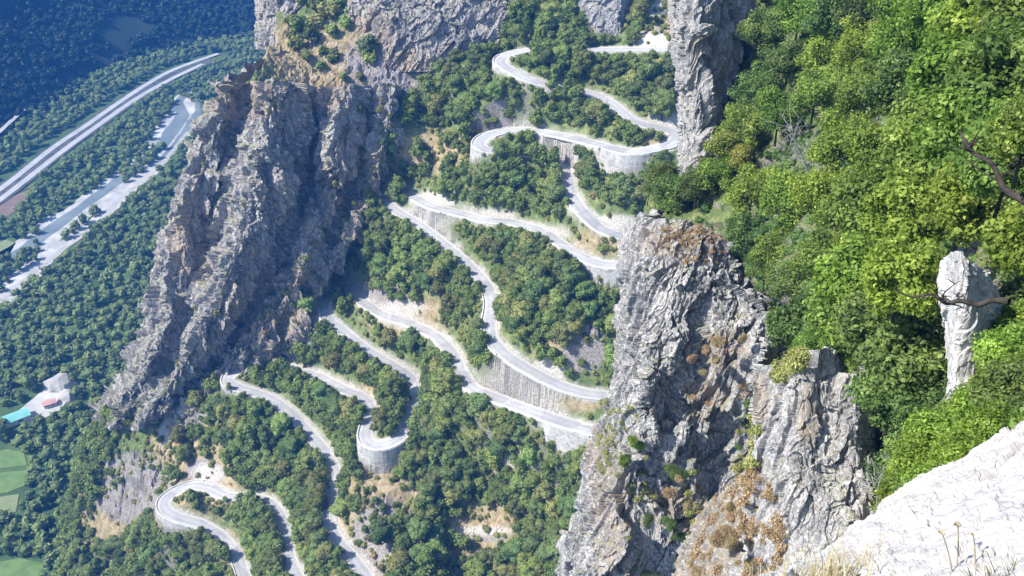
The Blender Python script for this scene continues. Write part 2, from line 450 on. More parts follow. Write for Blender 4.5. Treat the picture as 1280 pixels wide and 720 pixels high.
# ------------------------------------------------------------------ the road down the mountain: one route, traced from the top
# (pixel x, pixel y, height below the camera, 1 where the photograph shows it)
ROUTE = [
 (905, 58, -85.5, 0), (870, 60, -86.5, 0), (837, 62, -87.5, 1), (795, 61.5, -89, 1), (746, 62, -90.5, 1), (725, 64, -91, 0), (680, 61, -92, 0), (648, 65, -93, 1), (627, 72, -94.3, 1),
 (627, 81, -95.6, 1), (640, 88, -97, 1), (658, 98, -99, 1), (685, 106, -101, 0), (712, 111, -102.5, 0), (738, 117, -104, 1), (762, 127, -105.3, 1), (786, 147, -107.2, 1), (812, 158, -108.6, 1),
 (835, 162, -109.8, 1), (848, 170, -111.0, 1), (838, 181, -112.0, 1), (812, 187, -112.8, 1), (786, 190, -113.6, 1), (751, 181, -114.4, 1), (719, 173, -115.2, 1), (687, 166, -116, 1), (650, 161.5, -117, 1),
 (618, 167, -118.3, 1), (601, 174, -119.4, 1), (600, 184, -120.6, 0), (616, 189, -121.4, 0), (645, 190, -122.0, 0), (680, 196, -123.2, 0), (700, 204, -124.2, 0), (709, 215, -125.4, 1), (710, 228, -127.0, 1), (716, 246, -129.0, 1), (731, 267, -130.8, 1),
 (752, 286, -132.4, 1), (777, 295, -133.6, 1), (799, 299, -134.5, 1), (822, 303, -135.3, 0), (832, 313, -136.1, 0), (820, 325, -136.9, 0), (800, 330, -137.6, 1), (781, 331, -138.3, 1), (752, 330, -139.3, 1), (721, 318, -141, 1), (690, 297, -143, 1),
 (671, 286, -144.2, 1), (640, 278, -145.7, 1), (609, 275, -147, 1), (581, 268, -148.4, 1), (552, 261, -149.8, 1), (534, 255, -151.0, 1), (518, 246, -152.2, 1), (504, 240, -153.2, 0), (488, 241, -154.3, 0), (480, 249, -155.6, 1),
 (492, 261, -157.0, 1), (512, 273, -158.4, 1), (534, 288, -160, 1), (565, 313, -162, 1), (590, 335, -164, 1), (609, 357, -166, 1), (615, 380, -168, 1), (612, 403, -170, 1), (614, 422, -172, 1), (631, 442, -173.6, 1), (660, 461, -175.3, 1),
 (697, 480, -177.2, 1), (730, 491, -178.8, 1), (763, 495, -180, 1), (792, 500, -181, 0), (806, 512, -182, 0), (798, 528, -183, 0), (770, 538, -183.9, 0), (742, 538, -184.9, 1), (700, 526, -186.8, 1), (660, 512, -188.5, 1), (620, 497, -190.3, 1),
 (590, 484, -192, 1), (577, 465, -193.6, 1), (566, 442, -195.4, 1), (545, 420, -197.5, 1), (513, 404, -199.7, 1), (480, 394, -202, 1), (458, 380, -204.2, 1), (446, 368, -205.6, 1), (430, 362, -206.5, 0), (412, 368, -207.2, 0),
 (405, 382, -207.8, 1), (411, 399, -208.8, 1), (430, 414, -210, 1), (453, 433, -211.6, 1), (477, 448, -213.3, 1), (503, 464, -215.2, 1), (518, 479, -216.6, 1), (520, 500, -218.2, 0), (512, 524, -219.8, 0), (504, 542, -221.0, 0),
 (490, 553, -221.9, 1), (470, 557, -222.7, 1), (457, 548, -223.5, 1), (460, 530, -224.5, 1), (464, 512, -225.6, 0), (455, 498, -226.5, 1), (430, 486, -227.8, 1), (400, 471, -229.3, 1), (375, 464, -230.4, 0), (353, 454, -231.6, 0), (343, 446, -232.6, 0), (330, 448, -233.3, 1),
 (310, 458, -234.2, 1), (290, 466, -235.1, 1), (284, 477, -236, 1), (301, 485, -236.9, 1), (337, 497, -238.3, 1), (361, 515, -240, 1), (386, 540, -242.1, 1), (408, 567, -244.2, 1), (420, 594, -246.2, 1), (415, 619, -248.1, 1),
 (410, 647, -250, 1), (424, 678, -252, 1), (447, 706, -254, 1), (466, 732, -256, 1), (476, 762, -258, 0), (462, 790, -259.5, 0), (430, 796, -261, 0), (405, 780, -262.3, 0), (388, 750, -263.7, 1), (371, 720, -265.3, 1), (360, 692, -266.8, 1), (356, 664, -268.4, 1),
 (346, 636, -270, 1), (328, 624, -271, 0), (305, 622, -271.8, 0), (283, 620, -272.5, 1), (262, 610, -273.4, 1), (240, 607, -274.4, 1), (217, 616, -275.5, 1), (203, 629, -276.6, 1), (216, 644, -277.6, 1), (249, 654, -278.9, 1),
 (276, 670, -280.1, 1), (296, 694, -281.4, 1), (306, 722, -282.8, 1), (316, 756, -284.5, 0), (330, 800, -286.5, 0)]
# the route drops at an even 12 per cent all the way down from its start
def follow(z0, grade):
    P = [atz(ROUTE[0][0], ROUTE[0][1], z0)]
    for a, b, c, d in ROUTE[1:]:
        z = P[-1][2] - CZ
        for _ in range(40):
            q = atz(a, b, z)
            z = 0.5 * z + 0.5 * (P[-1][2] - CZ - grade * math.hypot(q[0] - P[-1][0], q[1] - P[-1][1]))
        P.append(atz(a, b, z))
    return np.array(P)
rp = follow(-150.0, 0.12)
_tc, _ts = math.cos(R(25)), math.sin(R(25))
def _oldY(px, py, z):
    v = (360 - py) / F
    return (_tc + v * _ts) * z / (-_ts + v * _tc)
_ratio = np.array([p[1] / _oldY(a, b, c) for p, (a, b, c, d) in zip(rp, ROUTE)])
_rq = np.array([(a, b) for a, b, c, d in ROUTE], float)
def yr(px, py, Y):                          # distances of the far slope, tied to the distance of the route beside them
    w = 1.0 / ((_rq[:, 0] - px) ** 2 + (_rq[:, 1] - py) ** 2 + 900.0) ** 1.5
    return Y * float((w * _ratio).sum() / w.sum())
print('route end', rp[-1] - [0, 0, CZ], 'ratio', _ratio.min(), _ratio.max())
rvis = np.array([d for a, b, c, d in ROUTE], float)
# gentle smoothing of the traced line, then an even resampling
dense = crom(rp, (len(rp) - 1) * 14 + 1)
dvis = np.interp(np.linspace(0, len(rp) - 1, len(dense)), np.arange(len(rp)), rvis)
seg = np.r_[0, np.cumsum(np.linalg.norm(np.diff(dense, axis=0), axis=1))]
STEP = 1.3
nrt = int(seg[-1] / STEP)
sl = np.linspace(0, seg[-1], nrt)
road = np.stack([np.interp(sl, seg, dense[:, q]) for q in range(3)], 1)
rvis_s = np.interp(sl, seg, dvis)
for _ in range(7):
    road[1:-1] = road[1:-1] * 0.5 + (road[:-2] + road[2:]) * 0.25
rt = np.gradient(road, axis=0); rt[:, 2] = 0
rt /= np.linalg.norm(rt, axis=1, keepdims=True) + 1e-9
rn = np.stack([-rt[:, 1], rt[:, 0], np.zeros(nrt)], 1)
HW = 3.0                                     # half the carriageway
rpx, rpy = proj(road)

# ------------------------------------------------------------------ mountain slope: thin-plate surface through the route and the rock lines
EX = []
def e(px, py, Y, dz=0): p = at(px, py, yr(px, py, Y)); p[2] += dz; EX.append(p)
for q in range(0, nrt, 7): EX.append(road[q])
# above the top road and the dry saddle
for a in [(600, 20, 478), (540, 60, 468), (470, 20, 485), (430, 60, 474), (400, 20, 492), (350, 5, 500), (345, 55, 486), (385, 85, 468), (450, 100, 458), (520, 110, 455),
          (700, 20, 478), (780, 15, 478), (840, 20, 470), (660, 40, 462), (500, 160, 440), (440, 200, 438), (560, 140, 440), (470, 300, 418), (400, 330, 424), (340, 360, 424), (370, 420, 414), (300, 440, 418),
          (285, 118, 442), (330, 105, 446), (900, 120, 400), (900, 250, 350), (880, 400, 310), (860, 560, 270), (800, 700, 238),
          (600, 620, 308), (560, 700, 292), (680, 640, 285), (700, 720, 262), (520, 640, 308), (620, 560, 312), (500, 720, 284),
          (250, 520, 402), (170, 560, 405), (130, 640, 402), (160, 700, 378), (230, 720, 352), (140, 520, 425), (100, 600, 432), (80, 680, 420)]:
    e(*a)
for a in [(300, -60, 575), (420, -80, 560), (560, -80, 550), (700, -80, 545), (900, -80, 520), (960, 100, 385), (960, 300, 325), (960, 500, 262), (900, 720, 205), (600, 820, 215), (300, 820, 235), (100, 820, 262), (800, 820, 190), (-60, 820, 290)]:
    EX.append(at(*a))
for a in [(-232, 520), (-215, 600), (-262, 450), (-300, 400), (-315, 340), (-325, 560), (-325, 480), (-190, 605), (-310, 280), (-325, 200)]:
    EX.append(np.array([a[0], a[1], -18.0 - 0.1 * abs(a[0] + 230)]))
EX = np.array(EX)
def tps_fit(P, z, lam):
    n = len(P)
    d = np.linalg.norm(P[:, None] - P[None], axis=2) + 1e-9
    K = d * d * np.log(d) + np.eye(n) * lam
    Q = np.c_[np.ones(n), P]
    A = np.zeros((n + 3, n + 3)); A[:n, :n] = K; A[:n, n:] = Q; A[n:, :n] = Q.T
    return np.linalg.solve(A, np.r_[z, 0, 0, 0])
S = 100.0
W = tps_fit(EX[:, :2] / S, EX[:, 2], 0.0025)
def tps(x, y):
    sh = np.shape(x); x = np.ravel(x) / S; y = np.ravel(y) / S
    r = W[-3] + W[-2] * x + W[-1] * y
    for q in range(len(EX)):
        d2 = (x - EX[q, 0] / S) ** 2 + (y - EX[q, 1] / S) ** 2 + 1e-12
        r += W[q] * 0.5 * d2 * np.log(d2)
    return r.reshape(sh)
GX0, GX1, GY0, GY1, RES = -330.0, 150.0, 160.0, 610.0, 0.8
gx = np.arange(GX0, GX1, RES); gy = np.arange(GY0, GY1, RES)
XX, YY = np.meshgrid(gx, gy)
ZZ = tps(XX, YY)
# broken ground
Pn = np.stack([XX.ravel(), YY.ravel(), ZZ.ravel()], 1)
_bx, _by = proj(Pn)
rough = blur_paint(_bx, _by, [(440, 250, 60, 70), (340, 390, 80, 80), (520, 90, 120, 60), (400, 90, 120, 40), (165, 610, 60, 55), (255, 590, 30, 20), (730, 435, 35, 40), (480, 670, 50, 60), (235, 510, 30, 35), (330, 450, 40, 20)])
gull = (ridged(Pn / 26 * np.array([1, 0.35, 0.35]), 4, 3) * 2.2 + crag(Pn, 9, 0.9, 7, (1, 1, 0.6)) * (1.0 + 1.6 * rough)).reshape(ZZ.shape)
# distance to the route
kd = KDTree(nrt)
for q in range(nrt): kd.insert((road[q, 0], road[q, 1], 0), q)
kd.balance()
DD = np.full(ZZ.shape, 99.0); RI = np.zeros(ZZ.shape, int)
mn = road[:, :2].min(0) - 14; mx = road[:, :2].max(0) + 14
sel = np.argwhere((XX > mn[0]) & (XX < mx[0]) & (YY > mn[1]) & (YY < mx[1]))
for r_, c_ in sel:
    co, ix, di = kd.find((XX[r_, c_], YY[r_, c_], 0))
    DD[r_, c_] = di; RI[r_, c_] = ix
away = np.clip((DD - 5) / 8, 0, 1)
ZZ = ZZ + gull * (0.12 + 0.88 * away)
bw = np.clip((DD - (HW + 1.1)) / 5.0, 0, 1); bw = bw * bw * (3 - 2 * bw)
ZR = road[RI, 2] - 0.10
near = DD < 13
ZZ = np.where(near, ZR * (1 - bw) + ZZ * bw, ZZ)
# soften the cut and fill slopes, then cut the drop under each retaining wall
free = np.clip((DD - (HW + 1.0)) / 1.0, 0, 1)
zone_ = (DD < 16)
for _ in range(16):
    L4 = ZZ.copy()
    L4[1:-1, 1:-1] = (ZZ[:-2, 1:-1] + ZZ[2:, 1:-1] + ZZ[1:-1, :-2] + ZZ[1:-1, 2:]) / 4
    ZZ = np.where(zone_, ZZ + (L4 - ZZ) * free * 0.9, ZZ)
hl = tps(road[:, 0] + rn[:, 0] * 7, road[:, 1] + rn[:, 1] * 7)
hr = tps(road[:, 0] - rn[:, 0] * 7, road[:, 1] - rn[:, 1] * 7)
dns = np.sign(np.convolve(np.where(hl < hr, 1.0, -1.0), np.ones(15) / 15, 'same')); dns[dns == 0] = 1
def ridx(px, py):
    return int(np.argmin((rpx - px) ** 2 + (rpy - py) ** 2))
WALLS = [((499, 545), (459, 530), 13, 'tall curved stone retaining wall carrying the small round hairpin', 0.06),
 ((640, 162), (612, 188), 9, 'pale retaining wall under the left hairpin below the upper grove', 0.08),
 ((812, 187), (751, 181), 11, 'pale stone buttress wall under the bend left of the rock pillar', 0.1),
 ((800, 330), (735, 324), 8, 'grey masonry wall under the hairpin that ends at the near cliff top', 0.1),
 ((742, 538), (684, 521), 10, 'white triangular retaining wall under the road end beside the near cliff', 0.15),
 ((217, 616), (240, 651), 5, 'low stone wall holding up the lowest left hairpin', 0.1),
 ((648, 65), (640, 88), 4, 'short pale wall under the topmost left hairpin', 0.1),
 ((310, 458), (301, 485), 4, 'short pale wall under the left hairpin at the foot of the spur', 0.1)]
def wprof(n): return np.clip(np.sin(np.linspace(0, 1, n) * math.pi) * 1.8, 0.3, 1)
wall_px = []
hwall = np.zeros(nrt); swall = np.zeros(nrt)
for p0, p1, h, lab, bt in WALLS:
    a, b = sorted((ridx(*p0), ridx(*p1))); b += 1
    hwall[a:b] = h * wprof(b - a); swall[a:b] = np.sign(dns[a:b].sum()) or 1
    for q in range(a, b, 2):
        for t in (0.35, 0.8): wall_px.append(road[q] + rn[q] * swall[q] * 4 - np.array([0, 0, hwall[q] * t]))
side = ((XX - road[RI, 0]) * rn[RI, 0] + (YY - road[RI, 1]) * rn[RI, 1]) * swall[RI]
drop = hwall[RI] * 0.95 * np.clip((DD - (HW + 0.9)) / 0.7, 0, 1) * np.clip((22 - DD) / 10, 0, 1)
cut = (side > 0) & (hwall[RI] > 0) & (DD < 22)
ZZ = np.where(cut, np.minimum(ZZ, road[RI, 2] - 0.1 - drop), ZZ)
# the ground falls back behind the spur face and left of its outline
def boxblur(A, k):
    for ax in (0, 1):
        cs = np.cumsum(np.pad(A, [(k + 1, k) if x == ax else (0, 0) for x in (0, 1)], mode='edge'), axis=ax)
        n_ = 2 * k + 1
        A = (np.take(cs, range(n_, cs.shape[ax]), axis=ax) - np.take(cs, range(0, cs.shape[ax] - n_), axis=ax)) / n_
    return A
_px, _py = proj(np.stack([XX, YY, ZZ], 2))
lm = in_poly(_px, _py, [(326, -200), (328, 52), (276, 104), (228, 200), (204, 310), (188, 400), (158, 478), (128, 512), (60, 505), (-80, 300), (-80, -200)]).astype(float)
ZZ = ZZ - boxblur(lm, 8) * 90 * (YY > 330)
sm = blur_paint(_px.ravel(), _py.ravel(), [(230, 390, 55, 90), (295, 230, 70, 105), (385, 200, 40, 80), (335, 330, 46, 70), (385, 240, 44, 110), (300, 320, 50, 80), (430, 150, 24, 40), (415, 210, 26, 60)]).reshape(ZZ.shape)
ZZ = ZZ - boxblur(sm, 3) * 36 * np.clip((DD - 8) / 8, 0, 1)
def ground(x, y):
    x = np.atleast_1d(x); y = np.atleast_1d(y)
    fx = np.clip((x - GX0) / RES, 0, len(gx) - 1.001); fy = np.clip((y - GY0) / RES, 0, len(gy) - 1.001)
    i = fx.astype(int); j = fy.astype(int); u = fx - i; v = fy - j
    return ZZ[j, i] * (1 - u) * (1 - v) + ZZ[j, i + 1] * u * (1 - v) + ZZ[j + 1, i] * (1 - u) * v + ZZ[j + 1, i + 1] * u * v
V = np.stack([XX.ravel(), YY.ravel(), ZZ.ravel()], 1)
vpx, vpy = proj(V)
dry = blur_paint(vpx, vpy, [(450, 90, 120, 60), (380, 60, 60, 40), (440, 230, 60, 60), (340, 390, 70, 70), (480, 650, 60, 80), (760, 300, 50, 22), (700, 425, 40, 40), (640, 490, 60, 12), (700, 505, 60, 12),
    (540, 190, 50, 30), (235, 560, 50, 80), (150, 640, 60, 60), (510, 395, 60, 30), (245, 625, 30, 14), (830, 40, 30, 20), (815, 175, 20, 10), (470, 500, 30, 30), (280, 690, 25, 30), (640, 610, 60, 40), (610, 670, 60, 40), (260, 590, 50, 60), (480, 660, 90, 90)])
rockm = blur_paint(vpx, vpy, [(390, 230, 70, 130), (330, 350, 70, 90), (440, 250, 60, 60), (340, 390, 80, 80), (520, 80, 110, 60), (165, 610, 60, 55), (255, 590, 30, 20), (730, 435, 35, 40), (480, 670, 50, 60), (340, 440, 40, 20), (235, 510, 30, 35), (600, 670, 40, 10), (480, 370, 50, 25)])
bare = np.clip(1 - (DD.ravel() - (HW + 0.9)) / 1.0, 0, 1) * np.clip(0.75 + 1.2 * fbm(Pn / 6, 3, 61), 0, 1)
bare = np.maximum(bare, blur_paint(vpx, vpy, [(830, 150, 26, 14), (690, 292, 26, 10), (770, 277, 34, 10), (545, 250, 30, 14), (610, 268, 40, 8), (260, 592, 22, 14), (650, 165, 40, 6), (505, 385, 30, 10), (350, 440, 22, 10), (712, 550, 26, 22), (600, 663, 50, 6), (648, 578, 16, 14),
    (815, 50, 26, 16), (820, 10, 12, 12), (222, 505, 10, 26), (205, 540, 8, 22), (690, 460, 30, 14)]) * 0.85)
mt = mesh_np('mountain_slope', V, grid_faces(len(gy), len(gx)), M['ground'], attrs={'dry': ('POINT', dry), 'rock': ('POINT', rockm), 'bare': ('POINT', bare)})
tag(mt, kind='structure')

# ------------------------------------------------------------------ ribbons: road, verges, walls
def ribbon(name, pts, nrm, offs, zs, mat, uv=False):
    """pts (n,3), nrm (n,3); cross-section given by sideways offsets and heights, closed"""
    n = len(pts); k = len(offs)
    V = np.concatenate([pts + nrm * np.broadcast_to(np.asarray(offs[q], float), (n,))[:, None] + np.array([0, 0, 1.0]) * np.broadcast_to(np.asarray(zs[q], float), (n,))[:, None] for q in range(k)])
    Fc = []
    closed = k > 2
    for q in range(k if closed else k - 1):
        q2 = (q + 1) % k
        a = q * n + np.arange(n - 1); b = q2 * n + np.arange(n - 1)
        Fc.append(np.stack([a, a + 1, b + 1, b], 1))
    Fc = np.concatenate(Fc)
    if closed and k == 4:
        Fc = np.concatenate([Fc, [[0, n, 2 * n, 3 * n]], [[n - 1, 4 * n - 1, 3 * n - 1, 2 * n - 1]]])
    o = mesh_np(name, V, Fc, mat, smooth=False)
    if uv:
        me = o.data
        L = np.r_[0, np.cumsum(np.linalg.norm(np.diff(pts, axis=0), axis=1))]
        uvl = me.uv_layers.new(name='UVMap')
        vi = np.zeros(len(me.loops), np.int32); me.loops.foreach_get('vertex_index', vi)
        uvs = np.stack([L[vi % n], V[vi, 2]], 1)
        uvl.data.foreach_set('uv', uvs.astype(np.float32).ravel())
    return o
o = ribbon('verge', road, rn, [-HW - 0.8, HW + 0.8], [-0.02, -0.02], M['verge']); tag(o, kind='structure')
ks = np.linspace(-HW, HW, 13)
RV = (road[:, None, :] + rn[:, None, :] * ks[None, :, None] + np.array([0, 0, 0.02])).reshape(-1, 3)
o = mesh_np('road', RV, grid_faces(nrt, 13), M['asphalt'], attrs={'across': ('POINT', np.tile(ks / HW, nrt))}); tag(o, kind='structure')

# which side is downhill
hl = tps(road[:, 0] + rn[:, 0] * 7, road[:, 1] + rn[:, 1] * 7)
hr = tps(road[:, 0] - rn[:, 0] * 7, road[:, 1] - rn[:, 1] * 7)
dn = np.where(hl < hr, 1.0, -1.0)
ker = np.ones(15) / 15
dns = np.sign(np.convolve(dn, ker, 'same')); dns[dns == 0] = 1
dz_dn = road[:, 2] - np.where(dns > 0, hl, hr)

# low stone parapets on the downhill edge, in stretches between changes of side
names_p = ['below the topmost cliff', 'beside the upper double bend', 'along the second rung from the top', 'along the road by the bare tan bank', 'along the rung above the long diagonal', 'on the long diagonal road', 'on the road above the round wall',
           'on the rung that ends at the near cliff', 'at the left hairpin cluster', 'on the winding road at the bottom', 'on the lowest hairpin road']
cuts = [0] + [q for q in range(1, nrt) if dns[q] != dns[q - 1]] + [nrt]
runs = []
for a, b in zip(cuts[:-1], cuts[1:]):
    while b - a > 130:
        runs.append((a, a + 100)); a += 100
    if b - a > 9: runs.append((a, b))
for (a, b) in runs:
    mid = (a + b) // 2
    vis_px = (rpx[a:b] > -20) & (rpx[a:b] < 860) & (rpy[a:b] < 740)
    if vis_px.sum() < 5: continue
    s = dns[mid]
    o = ribbon('parapet_wall', road[a:b - 2], rn[a:b - 2] * s, [HW + 0.35, HW + 0.75, HW + 0.75, HW + 0.35], [0.5, 0.5, -0.5, -0.5], M['stone_pale'], uv=True)
    x_, y_ = int(rpx[mid]), int(rpy[mid])
    rung = 'lowest bends' if y_ > 600 else 'winding road below the round stone wall' if (y_ > 480 and x_ < 460) else 'road that meets the near cliff low down' if y_ > 480 else 'middle left hairpins' if (y_ > 350 and x_ < 560) else 'long diagonal road' if y_ > 340 else 'bends around the tan bank' if (y_ > 220 and x_ > 640) else 'middle road by the pale cut' if y_ > 220 else 'looping road under the upper grove' if y_ > 100 else 'topmost road under the crag'
    tag(o, 'low pale stone parapet on the outer edge of the ' + rung, 'parapet', 'parapets of the ' + rung)

# tall masonry retaining walls under the bends
for p0, p1, h, lab, bt in WALLS:
    a, b = sorted((ridx(*p0), ridx(*p1))); b += 1
    sgn_ = swall[a]
    hh = h * wprof(b - a)
    o = ribbon('retaining_wall', road[a:b], rn[a:b] * sgn_, [HW + 0.1, HW + 1.05, HW + 1.05 + hh * bt, HW + 0.1], [0.12, 0.12, -hh - 1.2, -hh - 1.2], M['masonry'], uv=True)
    tag(o, lab, 'wall')

# ------------------------------------------------------------------ valley floor, river, motorway, far mountainside
def flat(name, pix, z, mat, w=None, kind='structure'):
    """polyline of pixels (w = width in metres) or polygon on the valley floor"""
    P = np.array([atz(a, b, -CZ) for a, b in pix]); P[:, 2] = z
    if w is None:
        me = bpy.data.meshes.new(name)
        me.from_pydata([tuple(p) for p in P], [], [tuple(range(len(P)))])
        me.materials.append(mat)
        o = bpy.data.objects.new(name, me); C.objects.link(o)
    else:
        D = crom(P, (len(P) - 1) * 24 + 1)
        rj = 1 + 0.3 * fbm(np.stack([D[:, 0] / 14, D[:, 1] / 14, 0 * D[:, 0]], 1), 3, len(pix)) if name != 'motorway' and name != 'embankment' else 1.0
        ww = rj * np.interp(np.linspace(0, 1, len(D)), np.linspace(0, 1, len(w)), w) if hasattr(w, '__len__') else rj * np.full(len(D), w)
        t = np.gradient(D, axis=0); t /= np.linalg.norm(t, axis=1, keepdims=True)
        n_ = np.stack([-t[:, 1], t[:, 0], 0 * t[:, 0]], 1)
        o = ribbon(name, D, n_, [-ww / 2, ww / 2], [0, 0], mat)
    return tag(o, kind=kind)
me = bpy.data.meshes.new('valley_floor')
me.from_pydata([(-6000, -2000, 0), (5000, -2000, 0), (5000, 7000, 0), (-6000, 7000, 0)], [], [(0, 1, 2, 3)])
me.materials.append(M['valley'])
vf = bpy.data.objects.new('valley_floor', me); C.objects.link(vf); tag(vf, kind='structure')

motor_a = [(-70, 282), (0, 238), (65, 187), (108, 158), (145, 132), (186, 105), (220, 87), (273, 68)]
motor_b = [(-70, 298), (0, 251), (80, 189), (124, 157), (155, 135), (183, 117), (220, 97), (254, 81)]
flat('motorway', motor_a, 1.2, M['motorway'], 7)
flat('motorway', motor_b, 1.2, M['motorway'], 7)
mid_m = [((a[0] + b[0]) / 2, (a[1] + b[1]) / 2) for a, b in zip(motor_a, motor_b)]
flat('embankment', mid_m, 0.9, M['median'], 26)
riv = [(236, 112), (226, 128), (232, 142), (222, 160), (206, 180), (180, 206), (150, 232), (110, 258), (60, 292), (10, 336), (-40, 385)]
flat('river_bank', riv, 0.30, M['gravel'], [10, 24, 42, 48, 44, 40, 42, 38, 40, 44, 44])
flat('river', [(238, 112), (222, 130), (228, 144), (214, 165), (200, 184), (172, 208), (140, 232), (104, 258), (52, 296), (2, 340), (-44, 390)], 0.34, M['river'], [5, 13, 13, 16, 14, 12, 13, 12, 16, 20, 20])
flat('river', [(246, 118), (250, 138), (236, 158), (222, 178), (200, 204)], 0.345, M['river'], [8, 12, 10, 9, 8])
flat('river_bank', [(200, 207), (153, 245), (122, 275), (76, 309), (40, 343), (5, 374), (-40, 420)], 0.32, M['gravel'], [12, 16, 14, 12, 18, 18, 16])
flat('track', [(236, 165), (200, 206), (150, 250), (120, 282), (70, 318), (30, 352), (-20, 395)], 0.37, M['track'], 5)
flat('track', [(-10, 186), (20, 158), (55, 128), (85, 104), (120, 82), (170, 62), (235, 44)], 9.0, M['track'], 5)
flat('field', [(-30, 568), (10, 562), (30, 566), (34, 582), (-30, 590)], 0.30, M['field'])
flat('field', [(-30, 594), (36, 588), (33, 606), (10, 616), (-30, 622)], 0.30, M['field'])
flat('field', [(-30, 627), (8, 620), (24, 618), (20, 640), (-30, 650)], 0.30, M['field_pale'])
flat('field', [(-30, 708), (25, 698), (60, 706), (40, 740), (-30, 750)], 0.30, M['field'])
flat('field', [(-30, 262), (10, 248), (40, 236), (36, 252), (8, 272), (-30, 290)], 0.30, M['field_brown'])
flat('field', [(-30, 312), (8, 300), (20, 304), (10, 322), (-30, 340)], 0.30, M['field_pale'])
flat('gravel_yard', [(8, 526), (40, 500), (70, 474), (86, 478), (90, 494), (76, 512), (58, 522), (30, 530)], 0.31, M['gravel'])

# far mountainside: rises from a foot line on the far side of the valley
foot = np.array([atz(a, b, -CZ)[:2] for a, b in [(-900, 560), (-300, 330), (-60, 215), (0, 178), (70, 132), (130, 94), (230, 62), (330, 44), (430, 34), (700, 20), (1100, 10)]])
def foot_dist(x, y):
    best = np.full(x.shape, 1e9); sgn = np.ones(x.shape)
    for a, b in zip(foot[:-1], foot[1:]):
        ab = b - a; L2 = (ab ** 2).sum()
        t = np.clip(((x - a[0]) * ab[0] + (y - a[1]) * ab[1]) / L2, 0, 1)
        dx = x - a[0] - t * ab[0]; dy = y - a[1] - t * ab[1]
        d = np.hypot(dx, dy)
        cr = ab[0] * dy - ab[1] * dx
        m = d < best
        best = np.where(m, d, best); sgn = np.where(m, np.sign(cr), sgn)
    return best * sgn
hx = np.arange(-1900, 900, 12.0); hy = np.arange(250, 2600, 12.0)
HX, HY = np.meshgrid(hx, hy)
fd = foot_dist(HX, HY)
def hill_z(x, y, fdv):
    P = np.stack([x.ravel(), y.ravel(), 0 * x.ravel()], 1)
    n = ridged(P / 420 * np.array([0.7, 1, 1]), 5, 71).reshape(x.shape)
    n2 = fbm(P / 90, 4, 91).reshape(x.shape)
    d = np.maximum(fdv, 0)
    z = 0.38 * np.minimum(d, 120) + 0.98 * np.maximum(d - 120, 0)
    return z + np.clip(d / 150, 0, 1) * (n * 75 + n2 * 22) - 3 + np.where(fdv < 0, -20, 0)
HZ = hill_z(HX, HY, fd)
HZ = np.where(fd < 0, -12, HZ)
HZ = np.minimum(HZ, 900)
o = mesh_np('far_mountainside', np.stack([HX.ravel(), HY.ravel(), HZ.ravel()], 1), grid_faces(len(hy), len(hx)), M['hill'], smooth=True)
tag(o, kind='structure')

# ------------------------------------------------------------------ cliffs
SURF = {}
def cliff(name, rows, nr, nc, mat, size, amp, k, rust=None, stretch=(1, 1, 0.45), extra=None, near_soft=False, dip=0.45):
    G = np.array([[at(p[0], p[1], yr(*p) if p[2] > 380 else p[2]) for p in row] for row in rows])
    G = loft(G, nr, nc)
    Nn = normals_grid(G)
    P = G.reshape(-1, 3)
    d = crag(P, size, amp, k, stretch, dip=dip)
    if near_soft: d = d * np.clip(P[:, 1] / 90, 0.06, 1)
    if extra is not None: d = d + extra(P)
    G2 = G + Nn * d.reshape(nr, nc, 1)
    V = G2.reshape(-1, 3)
    x, y = proj(V)
    ra = blur_paint(x, y, rust or [(-999, -999, 1, 1)])
    o = mesh_np(name, V, grid_faces(nr, nc), mat, attrs={'rust': ('POINT', ra)})
    tag(o, kind='structure')
    SURF[name + str(k)] = (G2, normals_grid(G2))
    return o
# the great spur left of the bends
spur = [
 [(345, 62, 520), (300, 92, 470), (272, 108, 446), (290, 104, 436), (312, 102, 442), (338, 98, 430), (378, 104, 436), (400, 112, 452), (416, 108, 440), (445, 106, 434), (462, 106, 446), (490, 104, 440), (525, 118, 456)],
 [(330, 120, 520), (285, 135, 470), (255, 150, 442), (276, 150, 428), (300, 148, 436), (330, 145, 421), (368, 160, 428), (396, 165, 450), (408, 160, 434), (438, 160, 428), (458, 160, 440), (488, 160, 434), (520, 165, 446)],
 [(300, 230, 520), (250, 220, 468), (222, 225, 440), (248, 225, 426), (278, 222, 431), (318, 220, 414), (356, 235, 420), (386, 240, 440), (398, 235, 427), (424, 235, 422), (442, 235, 432), (466, 235, 428), (490, 240, 438)],
 [(260, 320, 510), (215, 310, 462), (200, 310, 434), (228, 310, 418), (256, 310, 424), (292, 310, 407), (326, 320, 414), (352, 325, 432), (366, 320, 421), (388, 320, 417), (404, 320, 425), (422, 320, 422), (440, 320, 430)],
 [(220, 400, 500), (190, 390, 456), (184, 400, 430), (208, 400, 412), (230, 400, 417), (258, 400, 402), (286, 405, 406), (306, 405, 422), (322, 400, 413), (342, 400, 410), (360, 400, 416), (380, 400, 414), (400, 400, 420)],
 [(180, 470, 490), (160, 450, 450), (156, 470, 425), (176, 470, 408), (194, 470, 412), (214, 470, 400), (240, 468, 402), (256, 465, 414), (270, 460, 407), (290, 458, 406), (308, 455, 411), (330, 452, 410), (350, 450, 415)],
 [(140, 540, 480), (120, 510, 446), (120, 530, 422), (138, 535, 408), (150, 535, 409), (166, 535, 400), (192, 530, 399), (210, 525, 404), (228, 524, 401), (244, 520, 401), (260, 517, 403), (280, 514, 404), (300, 510, 409)],
]
